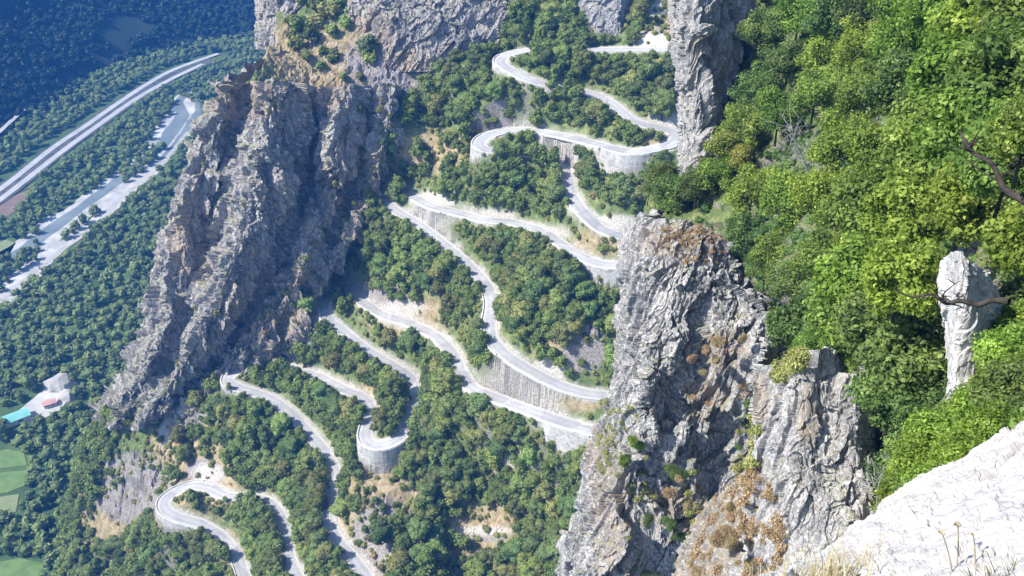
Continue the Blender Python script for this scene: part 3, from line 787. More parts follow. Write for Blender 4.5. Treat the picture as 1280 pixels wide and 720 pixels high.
cliff('rock_spur', spur, 420, 330, M['rock_spur'], 11, 3.8, 100, rust=[(450, 240, 50, 70), (350, 390, 80, 60), (310, 125, 60, 26), (400, 120, 40, 20), (240, 300, 30, 60)], stretch=(1, 1, 0.38), dip=0.15,
      extra=lambda P: ridged(P / np.array([17, 17, 80]), 4, 5) * 3.6 + blocks(P / np.array([15, 15, 26]), 333) * 4.0)
# crag above the topmost road and the pillar at the left edge
cliff('rock_face', [[(400, -60, 520), (470, -60, 508), (550, -60, 500), (620, -60, 500), (700, -60, 505)],
                    [(420, 0, 496), (480, 0, 480), (550, 0, 474), (610, 0, 474), (680, 0, 482)],
                    [(440, 45, 482), (490, 40, 468), (550, 40, 463), (605, 40, 465), (660, 40, 476)],
                    [(455, 90, 464), (500, 90, 458), (550, 88, 454), (600, 75, 458), (640, 60, 470)]], 200, 300, M['rock_spur'], 11, 3.0, 200, rust=[(450, 60, 50, 50), (500, 80, 50, 20)])
cliff('rock_face', [[(350, -80, 560), (318, -70, 540), (322, -60, 515), (350, -60, 505), (385, -60, 505), (410, -60, 520)],
                    [(350, 0, 560), (322, 0, 535), (325, 0, 508), (350, 0, 498), (378, 0, 498), (400, 0, 512)],
                    [(355, 60, 540), (328, 60, 520), (330, 62, 498), (350, 60, 490), (370, 55, 490), (390, 50, 500)]], 130, 110, M['rock_spur'], 9, 2.4, 230)
cliff('rock_face', [[(715, -40, 500), (730, -40, 484), (755, -40, 478), (785, -40, 478), (800, -40, 490)],
                    [(718, 10, 486), (732, 10, 470), (755, 10, 465), (778, 10, 466), (792, 10, 480)],
                    [(725, 56, 470), (738, 56, 458), (758, 58, 453), (775, 56, 455), (788, 54, 470)]], 120, 100, M['rock_near'], 8, 2.0, 260, stretch=(1, 1, .3))
# pillar in the middle distance
cliff('rock_pillar', [[(868, -90, 210), (845, -90, 185), (855, -90, 172), (875, -90, 168), (900, -90, 168), (925, -90, 172), (950, -90, 182)],
                      [(862, 0, 205), (840, 0, 180), (852, 0, 168), (872, 0, 164), (895, 0, 165), (920, 0, 168), (945, 0, 178)],
                      [(862, 90, 200), (842, 90, 176), (852, 90, 165), (870, 95, 161), (890, 95, 162), (908, 90, 165), (925, 85, 174)],
                      [(862, 160, 195), (846, 160, 172), (855, 165, 162), (868, 170, 158), (880, 170, 158), (895, 165, 161), (915, 160, 170)],
                      [(862, 240, 190), (846, 230, 168), (855, 240, 158), (868, 245, 154), (880, 245, 154), (895, 240, 157), (915, 235, 165)]], 330, 260, M['rock_pale'], 6, 1.5, 300,
      rust=[(880, 60, 20, 20)], stretch=(1, 1, 0.22), extra=lambda P: ridged(P / np.array([3.5, 3.5, 16]), 3, 14) * 1.1)
# near cliff that hides the right hand ends of the roads
near_rows = [
 [(850, 250, 170), (812, 262, 140), (808, 278, 128), (845, 270, 124), (885, 285, 121), (925, 320, 119), (965, 362, 119), (1000, 380, 124)],
 [(830, 320, 165), (790, 325, 136), (782, 335, 124), (825, 335, 118), (875, 345, 116), (920, 365, 115), (965, 395, 115), (1000, 410, 120)],
 [(820, 400, 160), (785, 400, 134), (775, 405, 121), (820, 405, 114), (872, 410, 113.5), (912, 415, 111), (955, 420, 112), (990, 430, 116)],
 [(815, 480, 155), (780, 480, 130), (768, 480, 118), (805, 480, 109), (868, 482, 111.5), (900, 480, 108.5), (945, 480, 109), (985, 480, 112)],
 [(800, 560, 150), (760, 560, 127), (745, 560, 115), (788, 562, 105), (838, 560, 106), (900, 560, 108), (940, 560, 106), (985, 560, 108)],
 [(780, 640, 145), (742, 640, 122), (726, 642, 111), (770, 642, 101), (835, 642, 103), (892, 640, 103.5), (930, 640, 102), (980, 640, 103)],
 [(760, 760, 140), (712, 760, 118), (694, 760, 106), (758, 760, 97), (820, 760, 97), (880, 760, 94), (930, 760, 95), (980, 760, 96)]]
cliff('rock_cliff', near_rows, 520, 500, M['rock_near'], 6.0, 1.9, 400, stretch=(1, 1, 0.42), dip=0.35,
      rust=[(905, 440, 34, 30), (850, 300, 60, 26), (885, 500, 30, 30), (765, 620, 30, 60), (740, 560, 30, 30), (780, 690, 40, 50), (860, 640, 50, 40)],
      extra=lambda P: ridged(P / np.array([6, 6, 14]) + 3, 3, 8) * 0.9)
# closer pale cliff under the trees
c2 = [
 [(965, 420, 80), (950, 455, 64), (962, 458, 60), (1000, 440, 57), (1040, 435, 57), (1072, 460, 58), (1095, 500, 62), (1125, 520, 70)],
 [(962, 520, 78), (948, 520, 61), (958, 520, 58), (996, 515, 55), (1036, 515, 55), (1075, 525, 55), (1098, 545, 60), (1130, 560, 66)],
 [(960, 590, 76), (946, 590, 59), (956, 590, 56), (994, 590, 53), (1036, 590, 53), (1078, 590, 53), (1100, 600, 57), (1130, 610, 62)],
 [(958, 660, 74), (942, 650, 57), (950, 655, 54), (990, 660, 51), (1036, 660, 50), (1078, 655, 50), (1100, 650, 54), (1130, 660, 58)],
 [(940, 800, 70), (914, 790, 53), (925, 790, 50), (980, 790, 47), (1036, 790, 46), (1078, 790, 46), (1100, 780, 50), (1130, 780, 54)]]
cliff('rock_cliff', c2, 380, 460, M['rock_pale'], 3.4, 0.9, 500, stretch=(1, 1, 0.24), dip=0.1, rust=[(1010, 520, 16, 40), (950, 500, 12, 40)])
# dry ledge between the two
cliff('dry_ledge', [[(930, 590, 78), (965, 575, 68), (1000, 570, 66)], [(880, 640, 74), (935, 625, 64), (985, 620, 60)], [(850, 700, 66), (915, 690, 57), (975, 690, 53)], [(820, 780, 60), (900, 780, 50), (960, 780, 46)]], 160, 120, M['rock_near'], 3, 0.7, 540,
      rust=[(915, 670, 70, 70), (880, 740, 90, 60)])
# tall slab under the branch
cliff('rock_slab', [[(1205, 298, 46), (1180, 322, 40), (1190, 314, 37), (1207, 318, 36), (1228, 338, 37), (1250, 366, 41)],
                    [(1200, 370, 45), (1178, 375, 39), (1190, 372, 36), (1210, 370, 35), (1230, 376, 36), (1254, 395, 40)],
                    [(1200, 440, 44), (1182, 440, 38), (1188, 440, 35.5), (1206, 440, 35), (1224, 440, 35.5), (1246, 440, 39)],
                    [(1200, 540, 43), (1180, 540, 37), (1188, 540, 34.5), (1202, 540, 34), (1216, 540, 34.5), (1240, 540, 38)]], 260, 170, M['rock_slab'], 3.0, 0.22, 560, stretch=(1, 1, 0.4), dip=0.2, extra=lambda P: ridged(P / np.array([1.2, 1.2, 4]), 3, 12) * 0.18)
# wooded hillside on the right
hs = [
 [(880, -80, 205), (960, -80, 190), (1050, -80, 165), (1170, -80, 140), (1330, -80, 110), (1550, -80, 90)],
 [(905, 60, 182), (980, 60, 165), (1070, 60, 142), (1180, 60, 115), (1330, 60, 88), (1540, 60, 66)],
 [(850, 190, 168), (930, 190, 150), (1030, 190, 122), (1150, 190, 94), (1320, 190, 66), (1520, 190, 48)],
 [(806, 278, 142), (905, 300, 128), (1015, 300, 102), (1140, 300, 75), (1300, 300, 52), (1500, 300, 36)],
 [(960, 372, 128), (1000, 400, 104), (1060, 410, 76), (1150, 410, 60), (1290, 400, 40), (1480, 400, 27)],
 [(985, 450, 120), (1020, 460, 90), (1090, 500, 64), (1150, 500, 50), (1260, 470, 30), (1450, 450, 19)],
 [(1000, 560, 110), (1040, 580, 80), (1110, 590, 56), (1140, 590, 40), (1230, 560, 19), (1420, 520, 12)],
 [(1000, 720, 100), (1040, 740, 72), (1100, 720, 48), (1150, 680, 26), (1230, 640, 11), (1400, 600, 7)]]
cliff('wooded_hillside', hs, 330, 240, M['ground'], 8, 1.0, 600, near_soft=True)
hsG, hsN = SURF['wooded_hillside600']
hob = bpy.data.objects['wooded_hillside']
for an in ('dry', 'bare', 'rock'): hob.data.attributes.new(an, 'FLOAT', 'POINT')
# sunlit rock at the viewer's feet
fg = [
 [(900, 880, 7.5), (1010, 800, 8.0), (1100, 740, 8.4), (1180, 690, 8.8), (1290, 620, 9.2), (1480, 520, 10)],
 [(935, 745, 5.7), (1020, 700, 6.2), (1100, 656, 6.5), (1180, 604, 6.8), (1290, 545, 7.1), (1480, 455, 7.8)],
 [(950, 728, 5.2), (1030, 682, 5.6), (1100, 640, 5.8), (1180, 588, 6.0), (1290, 530, 6.3), (1480, 440, 7.0)],
 [(960, 760, 4.7), (1040, 715, 5.0), (1110, 672, 5.1), (1190, 624, 5.2), (1300, 570, 5.4), (1480, 480, 5.9)],
 [(970, 840, 4.0), (1050, 790, 4.2), (1120, 750, 4.2), (1200, 710, 4.25), (1310, 660, 4.35), (1480, 580, 4.7)],
 [(960, 1000, 3.2), (1050, 980, 3.2), (1120, 950, 3.2), (1200, 900, 3.2), (1310, 850, 3.3), (1480, 800, 3.5)],
 [(700, 1900, 1.0), (900, 1900, 1.0), (1050, 1900, 1.0), (1200, 1900, 1.0), (1350, 1900, 1.0), (1600, 1900, 1.0)]]
fg = [[(a, b, c * 0.55) for a, b, c in row] for row in fg]
cliff('rock_ledge', fg, 420, 420, M['rock_white'], 0.42, 0.035, 700, stretch=(0.6, 1, 1.4), extra=lambda P: fbm(P * 2.0, 4, 9) * 0.055 + fbm(P * np.array([5, 16, 16]), 3, 19) * 0.012)

# ------------------------------------------------------------------ foliage meshes
def ico(sub):
    import bmesh
    bm = bmesh.new()
    bmesh.ops.create_icosphere(bm, subdivisions=sub, radius=1)
    v = np.array([x.co[:] for x in bm.verts]); f = np.array([[y.index for y in x.verts] for x in bm.faces])
    bm.free()
    return v, f
ICO = {s: ico(s) for s in (1, 2, 3)}
def lobes(rs, R_, H_, n):
    """lobe centres and radii of an uneven crown, base at z=0"""
    out = [(np.array([0, 0, H_ * 0.55]), R_ * 0.66)]
    for q in range(n):
        a = rs.uniform(0, 6.283); t = rs.uniform(0.15, 0.95)
        rr = R_ * (0.78 - 0.55 * abs(t - 0.4)) * rs.uniform(0.6, 1.0)
        out.append((np.array([math.cos(a) * rr * 0.85, math.sin(a) * rr * 0.85, H_ * t]), R_ * rs.uniform(0.26, 0.46)))
    return out
def leaves(rs, L, n, size, out_lo=0.8, out_hi=1.22, flat_=0.8):
    """n folded leaf cards spread through the lobes; quads"""
    w = np.array([r ** 2 for c, r in L]); w /= w.sum()
    li = rs.choice(len(L), n, p=w)
    c = np.array([L[i][0] for i in li]); r = np.array([L[i][1] for i in li])
    d = rs.normal(size=(n, 3)); d /= np.linalg.norm(d, axis=1, keepdims=True)
    p = c + d * (r * rs.uniform(out_lo, out_hi, n))[:, None] * np.array([1, 1, flat_])
    nn = d * 0.8 + rs.normal(size=(n, 3)) * 0.55 + np.array([0, 0, 0.35])
    nn /= np.linalg.norm(nn, axis=1, keepdims=True)
    a = np.cross(nn, rs.normal(size=(n, 3))); a /= np.linalg.norm(a, axis=1, keepdims=True)
    b = np.cross(nn, a)
    s = size * rs.uniform(0.55, 1.3, n)[:, None]
    q = np.stack([p - a * s, p - b * s * 0.55 + nn * s * 0.2, p + a * s, p + b * s * 0.55 + nn * s * 0.2], 1).reshape(-1, 3)
    f = np.arange(4 * n).reshape(n, 4)
    return q, f, d
def crown_arrays(seed, R_, H_, nl, nleaf, size, core_sub=2, core=0.93, tone_c=0.36, tri=False, lo=0.8, hi=1.22, lr=1.0):
    rs = np.random.default_rng(seed)
    L = lobes(rs, R_, H_, nl)
    L = [(c * np.array([1.12, 1.12, 1]) if i_ else c, r) for i_, (c, r) in enumerate(L)]
    if lr != 1.0: L = [(c * np.array([1.2, 1.2, 1.05]), r * lr) for c, r in L]
    Vs, Fs, T = [], [], []
    off = 0
    iv, if_ = ICO[core_sub]
    for c, r in L:
        v = iv * (r * core * (1 + 0.28 * fbm(iv * 1.7 + seed, 2, seed)))[:, None] * np.array([1, 1, 0.8]) + c
        Vs.append(v); f = if_ + off
        Fs.append(np.c_[f, f[:, 2]]); off += len(v)
        T.append(np.full(len(f), tone_c))
    clump = rs.uniform(0, 1, len(L))
    q, f, d = leaves(rs, L, nleaf, size, lo, hi)
    Vs.append(q); Fs.append(f + off)
    cn = fbm(q[::4] / (R_ * 0.35) + seed, 2, seed + 3) * 0.5 + 0.5
    T.append(np.clip(0.15 + 0.75 * cn + rs.uniform(-0.22, 0.28, nleaf), 0, 1))
    return np.concatenate(Vs), np.concatenate(Fs), np.concatenate(T)
def mesh_mixed(name, V, F4, T, mat):
    """quads, where a repeated last index marks a triangle"""
    tri = F4[:, 2] == F4[:, 3]
    ln = np.where(tri, 3, 4)
    loops = F4.ravel()[np.c_[np.ones((len(F4), 3), bool), ~tri].ravel()]
    me = bpy.data.meshes.new(name)
    me.vertices.add(len(V)); me.vertices.foreach_set('co', V.astype(np.float32).ravel())
    me.loops.add(len(loops)); me.loops.foreach_set('vertex_index', loops.astype(np.int32))
    me.polygons.add(len(F4)); me.polygons.foreach_set('loop_start', np.r_[0, np.cumsum(ln)[:-1]].astype(np.int32))
    me.update(calc_edges=True)
    a = me.attributes.new('tone', 'FLOAT', 'FACE'); a.data.foreach_set('value', T.astype(np.float32))
    me.materials.append(mat)
    return me
def tube_arrays(paths, sides=6):
    """paths: list of [(x,y,z,r), ...]"""
    Vs, Fs = [], []; off = 0
    for pa in paths:
        P = np.array(pa, float); n = len(P)
        t = np.gradient(P[:, :3], axis=0); t /= np.linalg.norm(t, axis=1, keepdims=True) + 1e-9
        ref = np.array([0.31, 0.95, 0.05])
        a = np.cross(t, ref); a /= np.linalg.norm(a, axis=1, keepdims=True) + 1e-9
        b = np.cross(t, a)
        for q in range(sides):
            an = 6.2832 * q / sides
            Vs.append(P[:, :3] + (a * math.cos(an) + b * math.sin(an)) * P[:, 3:4])
        for q in range(sides):
            q2 = (q + 1) % sides
            i = np.arange(n - 1)
            Fs.append(np.stack([off + q * n + i, off + q * n + i + 1, off + q2 * n + i + 1, off + q2 * n + i], 1))
        off += sides * n
    return np.concatenate(Vs), np.concatenate(Fs)
def trunk_paths(rs, h, r, R_, H_, n=5):
    """a leaning trunk of height h below the crown plus limbs into it"""
    lean = rs.normal(size=2) * h * 0.06
    top = h + H_ * 0.55
    tr = [(lean[0] * t, lean[1] * t, -0.8 + (top + 0.8) * t, r * (1.15 - 0.9 * t)) for t in np.linspace(0, 1, 7)]
    out = [tr]
    for q in range(n):
        t0 = rs.uniform(0.35, 0.8); a = rs.uniform(0, 6.283); l = R_ * rs.uniform(0.5, 0.9)
        b = np.array([lean[0] * t0, lean[1] * t0, -0.8 + (top + 0.8) * t0])
        pts = []
        for s_ in np.linspace(0, 1, 5):
            bend = rs.normal(size=3) * 0.06 * l * (s_ > 0)
            pts.append((b[0] + math.cos(a) * l * s_ + bend[0], b[1] + math.sin(a) * l * s_ + bend[1], b[2] + l * (0.7 * s_ - 0.1 * s_ * s_) + bend[2], r * 0.45 * (1 - 0.8 * s_)))
        out.append(pts)
    return out
PROTO = {}
def make_proto(key, seed, R_, H_, h, nl, nleaf, size, mat, core_sub=2, r=0.18, core=0.93, nlimb=5, lo=0.8, hi=1.22, lr=1.0):
    rs = np.random.default_rng(seed + 5)
    V, F4, T = crown_arrays(seed, R_, H_, nl, nleaf, size, core_sub, core, lo=lo, hi=hi, lr=lr)
    V[:, 2] += h
    cm = mesh_mixed('crown', V, F4, T, mat)
    tv, tf = tube_arrays(trunk_paths(rs, h, r, R_, H_, nlimb))
    tm = bpy.data.meshes.new('trunk')
    tm.from_pydata([tuple(x) for x in tv], [], [tuple(int(y) for y in x) for x in tf]); tm.materials.append(M['bark'])
    PROTO[key] = (cm, tm, R_, H_ + h)
LEAFM = ['leaf_mid', 'leaf_dark', 'leaf_olive']
for q in range(9):
    make_proto('tree%d' % q, 10 + q, 3.6, (5.6, 6.8, 4.2, 5.0, 7.4, 6.0, 4.4, 5.4, 4.0)[q], (1.6, 1.8, 0.8, 1.0, 1.8, 1.4, 0.9, 1.4, 0.7)[q], (14, 10, 18, 12, 9, 16, 20, 12, 16)[q], 1300, 0.34, M[LEAFM[(0, 1, 0, 2, 0, 1, 0, 1, 2)[q]]])
for q in range(6):
    make_proto('shrub%d' % q, 40 + q, 1.6, 2.0, 0.1, 6, 260, 0.28, M[('leaf_mid', 'leaf_olive', 'leaf_olive', 'leaf_dark', 'leaf_mid', 'leaf_rust')[q]], core_sub=1, r=0.07, nlimb=3)
def place(key, name, loc, scale, rz, label, cat, group=None, tilt=0.0):
    cm, tm, R_, H_ = PROTO[key]
    o = empty(name, loc, rz)
    o.rotation_euler = (tilt, 0, rz)
    o.scale = scale if hasattr(scale, '__len__') else (scale,) * 3
    for nm, me in (('crown', cm), ('trunk', tm)):
        c = bpy.data.objects.new(nm, me); C.objects.link(c); c.parent = o
    tag(o, label, cat, group)
    return o

# ------------------------------------------------------------------ where the slope carries trees
near_edge = [(842, -50), (842, 60), (842, 190), (805, 275), (778, 340), (770, 470), (745, 545), (726, 640), (692, 740)]
def right_limit(py): return np.interp(py, [p[1] for p in near_edge], [p[0] for p in near_edge])
BARE = [  # rock and open ground, outlined in the photograph
 [(322, -60), (322, 60), (272, 105), (225, 210), (200, 310), (186, 400), (150, 490), (130, 525), (190, 510), (265, 455), (300, 430), (330, 400), (345, 350), (385, 330), (420, 250), (440, 190), (500, 150), (520, 110), (560, 90), (620, 60), (640, 20), (650, -60)],
 [(720, -20), (735, 55), (785, 55), (800, 0), (795, -20)],
 [(790, 70), (800, 30), (805, 0), (845, 0), (845, 58)],
 [(718, 250), (735, 245), (800, 275), (800, 300), (775, 325), (700, 290), (716, 262)],
 [(610, 262), (690, 280), (715, 300), (690, 292), (650, 275), (610, 272)],
 [(696, 455), (705, 425), (735, 405), (762, 425), (765, 480), (735, 482)],
 [(650, 470), (740, 500), (758, 512), (742, 525), (650, 495)],
 [(700, 540), (735, 550), (725, 585), (712, 580), (690, 545)],
 [(445, 560), (497, 560), (490, 605), (455, 612)],
 [(560, 655), (640, 650), (645, 668), (560, 672)],
 [(110, 668), (130, 620), (180, 585), (205, 600), (190, 650), (150, 690)],
 [(225, 590), (250, 570), (285, 590), (285, 615), (230, 608)],
 [(195, 545), (215, 500), (245, 480), (255, 500), (215, 560)],
 [(750, 190), (800, 190), (792, 225), (765, 222)],
 [(470, 380), (560, 375), (545, 400), (480, 392)],
]
SPARSE = [[(545, 690), (560, 630), (600, 625), (650, 650), (660, 680), (600, 720)], [(640, 470), (700, 500), (752, 512), (752, 530), (690, 510), (640, 490)], [(215, 590), (265, 540), (300, 600), (240, 680)], [(330, 0), (460, 0), (500, 100), (440, 330), (380, 470), (300, 450), (330, 120)], [(430, 600), (540, 600), (520, 720), (440, 720)], [(180, 470), (270, 470), (240, 600), (110, 720), (90, 690)], [(480, 160), (600, 160), (590, 230), (520, 220)], [(400, 370), (560, 370), (560, 450), (520, 440), (410, 400)]]
vis_r = (rvis_s > 0.5) & (rpx > -20) & (rpx < 860)
vrx, vry = rpx[vis_r], rpy[vis_r]
vz = road[vis_r]
_wx, _wy = proj(np.array(wall_px)); vrx = np.r_[vrx, _wx]; vry = np.r_[vry, _wy]
vdep = vz[:, 1] * ct - (vz[:, 2] - CZ) * st
def sees_road(p, rad, h):
    """would a crown at p stand in front of a stretch of road the photograph shows?"""
    dep = p[1] * ct - (p[2] - CZ) * st
    k = F / dep
    x0, y0 = proj(np.array(p))
    x1, y1 = proj(np.array([p[0], p[1], p[2] + h]))
    m = (vrx > x0 - rad * k * 0.7) & (vrx < x0 + rad * k * 0.7) & (vry > y1) & (vry < y0 + 1.5)
    return bool(m.any())
cand = []
cell = {}
def try_put(x, y, rad, lst, spacing):
    g = 6.0; z = float(ground(x, y)[0])
    i, j = int(x // g), int(y // g)
    for a in (-1, 0, 1):
        for b in (-1, 0, 1):
            for (u, v, w, r2) in cell.get((i + a, j + b), ()):
                if (u - x) ** 2 + (v - y) ** 2 + (w - z) ** 2 * 0.8 < (spacing * (rad + r2)) ** 2: return False
    cell.setdefault((i, j), []).append((x, y, z, rad))
    return True
treesL, shrubsL = [], []
def gscatter(n, rlo, rhi, lst, spacing, is_tree):
    xs = rng.uniform(-325, 95, n); ys = rng.uniform(180, 560, n)
    zs = ground(xs, ys)
    px, py = proj(np.stack([xs, ys, zs], 1))
    ok = (px > -30) & (px < right_limit(py) - 2) & (py > -25) & (py < 750) & (zs > -2)
    bare_ = np.zeros(n, bool)
    for b in BARE: bare_ |= in_poly(px, py, b)
    sp = np.zeros(n, bool)
    for b in SPARSE: sp |= in_poly(px, py, b)
    # ground hidden behind the spur carries nothing that shows
    hid = in_poly(px, py, BARE[0]) & (ys > 440) | (px < 335) & (py < 470) & (py < 560 - px)
    fi = np.clip(((xs - GX0) / RES).astype(int), 0, len(gx) - 1); fj = np.clip(((ys - GY0) / RES).astype(int), 0, len(gy) - 1)
    dd = DD[fj, fi]
    rr = rng.uniform(rlo, rhi, n)
    clump = fbm(np.stack([xs / 22, ys / 22, 0 * xs], 1), 3, 5)
    for q in range(n):
        if not ok[q] or hid[q]: continue
        r = rr[q]
        if bare_[q]:
            if is_tree or rng.random() > 0.16: continue
        if sp[q] and is_tree and rng.random() > 0.07: continue
        if sp[q] and not is_tree and rng.random() > 0.35: continue
        if dd[q] < HW + 0.9 + r * (0.25 if is_tree else 0.5): continue
        if is_tree and clump[q] < -0.45: continue
        h = r * 2.0
        if sees_road((xs[q], ys[q], zs[q]), r, h): continue
        if try_put(xs[q], ys[q], r, lst, spacing): lst.append((xs[q], ys[q], zs[q], r, px[q], py[q]))
hid_i = np.flatnonzero((rvis_s < 0.3) & (rpx > -10) & (rpx < right_limit(rpy) - 14) & (rpy < 735))
for q in hid_i[::3]:
    for off in (HW + 2.2, HW + 6.0):
        # the side of the road towards the viewer
        sg = 1.0 if rn[q, 1] < 0 else -1.0
        for back in (1, -1):
            o_ = off if back == 1 else HW + 2.5
            x = road[q, 0] + rn[q, 0] * sg * o_ * back + rng.uniform(-1, 1); y = road[q, 1] + rn[q, 1] * sg * o_ * back + rng.uniform(-1, 1)
            z = float(ground(x, y)[0]); r = rng.uniform(3.4, 4.8)
            if sees_road((x, y, z), r * 0.8, r * 1.7): continue
            if try_put(x, y, r, treesL, 0.36):
                a_, b_ = proj(np.array([x, y, z])); treesL.append((x, y, z, r, float(a_), float(b_)))
print('hiding', len(treesL))
gscatter(9000, 4.6, 6.0, treesL, 0.46, True)
gscatter(34000, 3.0, 4.6, treesL, 0.44, True)
gscatter(40000, 1.9, 3.0, treesL, 0.5, True)
gscatter(60000, 0.9, 2.3, shrubsL, 0.46, False)
zones = [
 (520, 130, 'in the dense wood left of the upper bends'), (690, 40, 'on the steep bank above the topmost road'), (700, 120, 'in the round grove inside the upper loop'), (790, 95, 'between the topmost road and the rock pillar'),
 (640, 215, 'below the second road from the top'), (770, 235, 'between the wall and the narrow climbing road'), (500, 225, 'by the middle left hairpin'), (660, 330, 'between the long diagonal road and the tan bank'), (740, 400, 'against the left flank of the near cliff'),
 (500, 330, 'below the long diagonal road'), (580, 400, 'in the strip beside the long diagonal road'), (430, 350, 'left of the middle hairpins'), (380, 70, 'on the dry saddle at the top of the spur'), (460, 480, 'above the round stone hairpin wall'), (540, 500, 'in the wood right of the round stone wall'),
 (600, 600, 'in the gully below the straight lower road'), (660, 680, 'at the foot of the gully near the cliff'), (470, 650, 'on the pale scree below the round wall'), (380, 500, 'beside the winding lower road'), (340, 560, 'in the wood between the two lower left hairpins'),
 (330, 620, 'above the strip of lowest road'), (270, 540, 'on the rib above the lowest hairpin'), (230, 690, 'below the lowest hairpin'), (400, 700, 'between the lowest stretches of road'), (130, 560, 'on the wooded slope falling to the fields'), (80, 640, 'in the wood by the green fields'), (150, 700, 'at the bottom left of the wooded slope'), (200, 500, 'at the foot of the great spur')]
def zone_of(px, py):
    z = min(zones, key=lambda z: (z[0] - px) ** 2 + ((z[1] - py) * 1.3) ** 2)
    v = 'upper ' if py < z[1] - 9 else 'lower ' if py > z[1] + 9 else 'middle '
    h = 'left' if px < z[0] - 11 else 'right' if px > z[0] + 11 else 'centre'
    return z[2] + ', ' + v + h
def depth(p): return p[1] * ct - (p[2] - CZ) * st
treesL.sort(key=lambda t: -(t[3] / depth(t)) * (1 if t[5] > -5 and t[4] > -10 and t[5] < 735 else 0))
TONE = ['mid green', 'dark green', 'mid green', 'olive green', 'mid green', 'dark green', 'mid green', 'dark green', 'olive green']
NT = 250
for q, (x, y, z, r, px, py) in enumerate(treesL[:NT]):
    kq = int(rng.integers(0, 9)); s = r / 3.6
    zn = zone_of(px, py); SZ = 'large ' if r > 4.1 else ''
    place('tree%d' % kq, 'broadleaf_tree', (x, y, z - 0.3), (s, s, s * rng.uniform(0.8, 1.1)), rng.uniform(0, 6.28), SZ + TONE[kq] + ' broadleaf tree ' + zn, 'tree', SZ + TONE[kq] + ' trees ' + zn)
STONE = ['mid green', 'olive green', 'olive green', 'dark green', 'mid green', 'rusty brown']
shrubsL.sort(key=lambda t: -(t[3] / depth(t)))
NS = 84
for q, (x, y, z, r, px, py) in enumerate(shrubsL[:NS]):
    kq = int(rng.integers(0, 6)); s = r / 1.6
    if kq == 5 and rng.random() < 0.6: kq = 1
    zn = zone_of(px, py)
    place('shrub%d' % kq, 'shrub', (x, y, z - 0.2), s, rng.uniform(0, 6.28), STONE[kq] + ' low shrub ' + zn, 'shrub', STONE[kq] + ' shrubs ' + zn)
# the rest of each kind as one object
def mass(name, pts, protos, mat, label=None, group=None):
    """pts (x,y,z,r); protos list of (V,F,T,R)"""
    Vs, Fs, T = [], [], []; off = 0
    for (x, y, z, r) in pts:
        V, F4, t, R_ = protos[int(rng.integers(0, len(protos)))]
        s = r / R_; a = rng.uniform(0, 6.283); ca, sa = math.cos(a), math.sin(a)
        W_ = V * np.array([s, s, s * rng.uniform(0.75, 1.15)])
        W_ = np.stack([W_[:, 0] * ca - W_[:, 1] * sa + x, W_[:, 0] * sa + W_[:, 1] * ca + y, W_[:, 2] + z], 1)
        Vs.append(W_); Fs.append(F4 + off); off += len(V)
        T.append(np.clip(t + rng.uniform(-0.22, 0.22), 0, 1))
    me = mesh_mixed(name, np.concatenate(Vs), np.concatenate(Fs), np.concatenate(T), mat)
    o = bpy.data.objects.new(name, me); C.objects.link(o)
    return tag(o, kind='stuff')
def pr(seed, R_, H_, h, nl, nleaf, size, cs=1):
    V, F4, T = crown_arrays(seed, R_, H_, nl, nleaf, size, cs)
    V[:, 2] += h
    return (V, F4, T, R_)
mid_p = [pr(200 + q, 3.6, 5.6, 1.2, 6, 420, 0.5) for q in range(6)]
mass('hillside_woodland', [(t[0], t[1], t[2] - 0.3, t[3]) for t in treesL[NT:]], mid_p, M['leaf_mid'])
sh_p = [pr(230 + q, 1.6, 2.0, 0.0, 3, 110, 0.32) for q in range(4)]
mass('undergrowth', [(t[0], t[1], t[2] - 0.2, t[3]) for t in shrubsL[NS:]], sh_p, M['leaf_olive'])
print('trees', len(treesL), 'shrubs', len(shrubsL))

# valley woods
far_p = [pr(260 + q, 5.0, 7.0, 1.0, 3, 70, 1.1) for q in range(6)]
n = 60000
xs = rng.uniform(-700, -100, n); ys = rng.uniform(300, 1450, n)
px, py = proj(np.stack([xs, ys, 0 * xs], 1))
ok = (px > -25) & (px < 345) & (py > 20) & (py < 745)
def near_line(pix, tol):
    P = np.array([atz(a, b, -CZ) for a, b in pix])
    best = np.full(n, 1e9)
    for a, b in zip(P[:-1], P[1:]):
        ab = (b - a)[:2]; t = np.clip(((xs - a[0]) * ab[0] + (ys - a[1]) * ab[1]) / (ab ** 2).sum(), 0, 1)
        best = np.minimum(best, np.hypot(xs - a[0] - t * ab[0], ys - a[1] - t * ab[1]))
    return best < tol
ok &= ~near_line(mid_m, 24)
isl = fbm(np.stack([xs / 45, ys / 45, 0 * xs], 1), 3, 55)
ok &= ~(near_line(riv, 20) & (isl < -0.02))
ok &= ~near_line([(236, 165), (200, 206), (150, 250), (120, 282), (70, 318), (30, 352), (-20, 395)], 9)
for poly in ([(-30, 560), (32, 558), (40, 590), (36, 612), (26, 648), (-30, 656)], [(-30, 700), (25, 692), (68, 700), (45, 745), (-30, 755)], [(-30, 262), (10, 246), (44, 232), (38, 254), (8, 276), (-30, 295)], [(-30, 310), (8, 296), (24, 302), (12, 326), (-30, 345)], [(0, 530), (-30, 545), (-30, 520), (30, 500), (68, 468), (92, 472), (95, 500), (76, 520), (40, 536)]):
    ok &= ~in_poly(px, py, poly)
g_here = ground(np.clip(xs, GX0, GX1), np.clip(ys, GY0, GY1 - 1))
ok &= ~((xs > GX0) & (ys < GY1) & (g_here > -1))
ok &= foot_dist(xs, ys) < 10
open_ = fbm(np.stack([xs / 120, ys / 120, 0 * xs], 1), 4, 77) > 0.5
ok &= ~open_
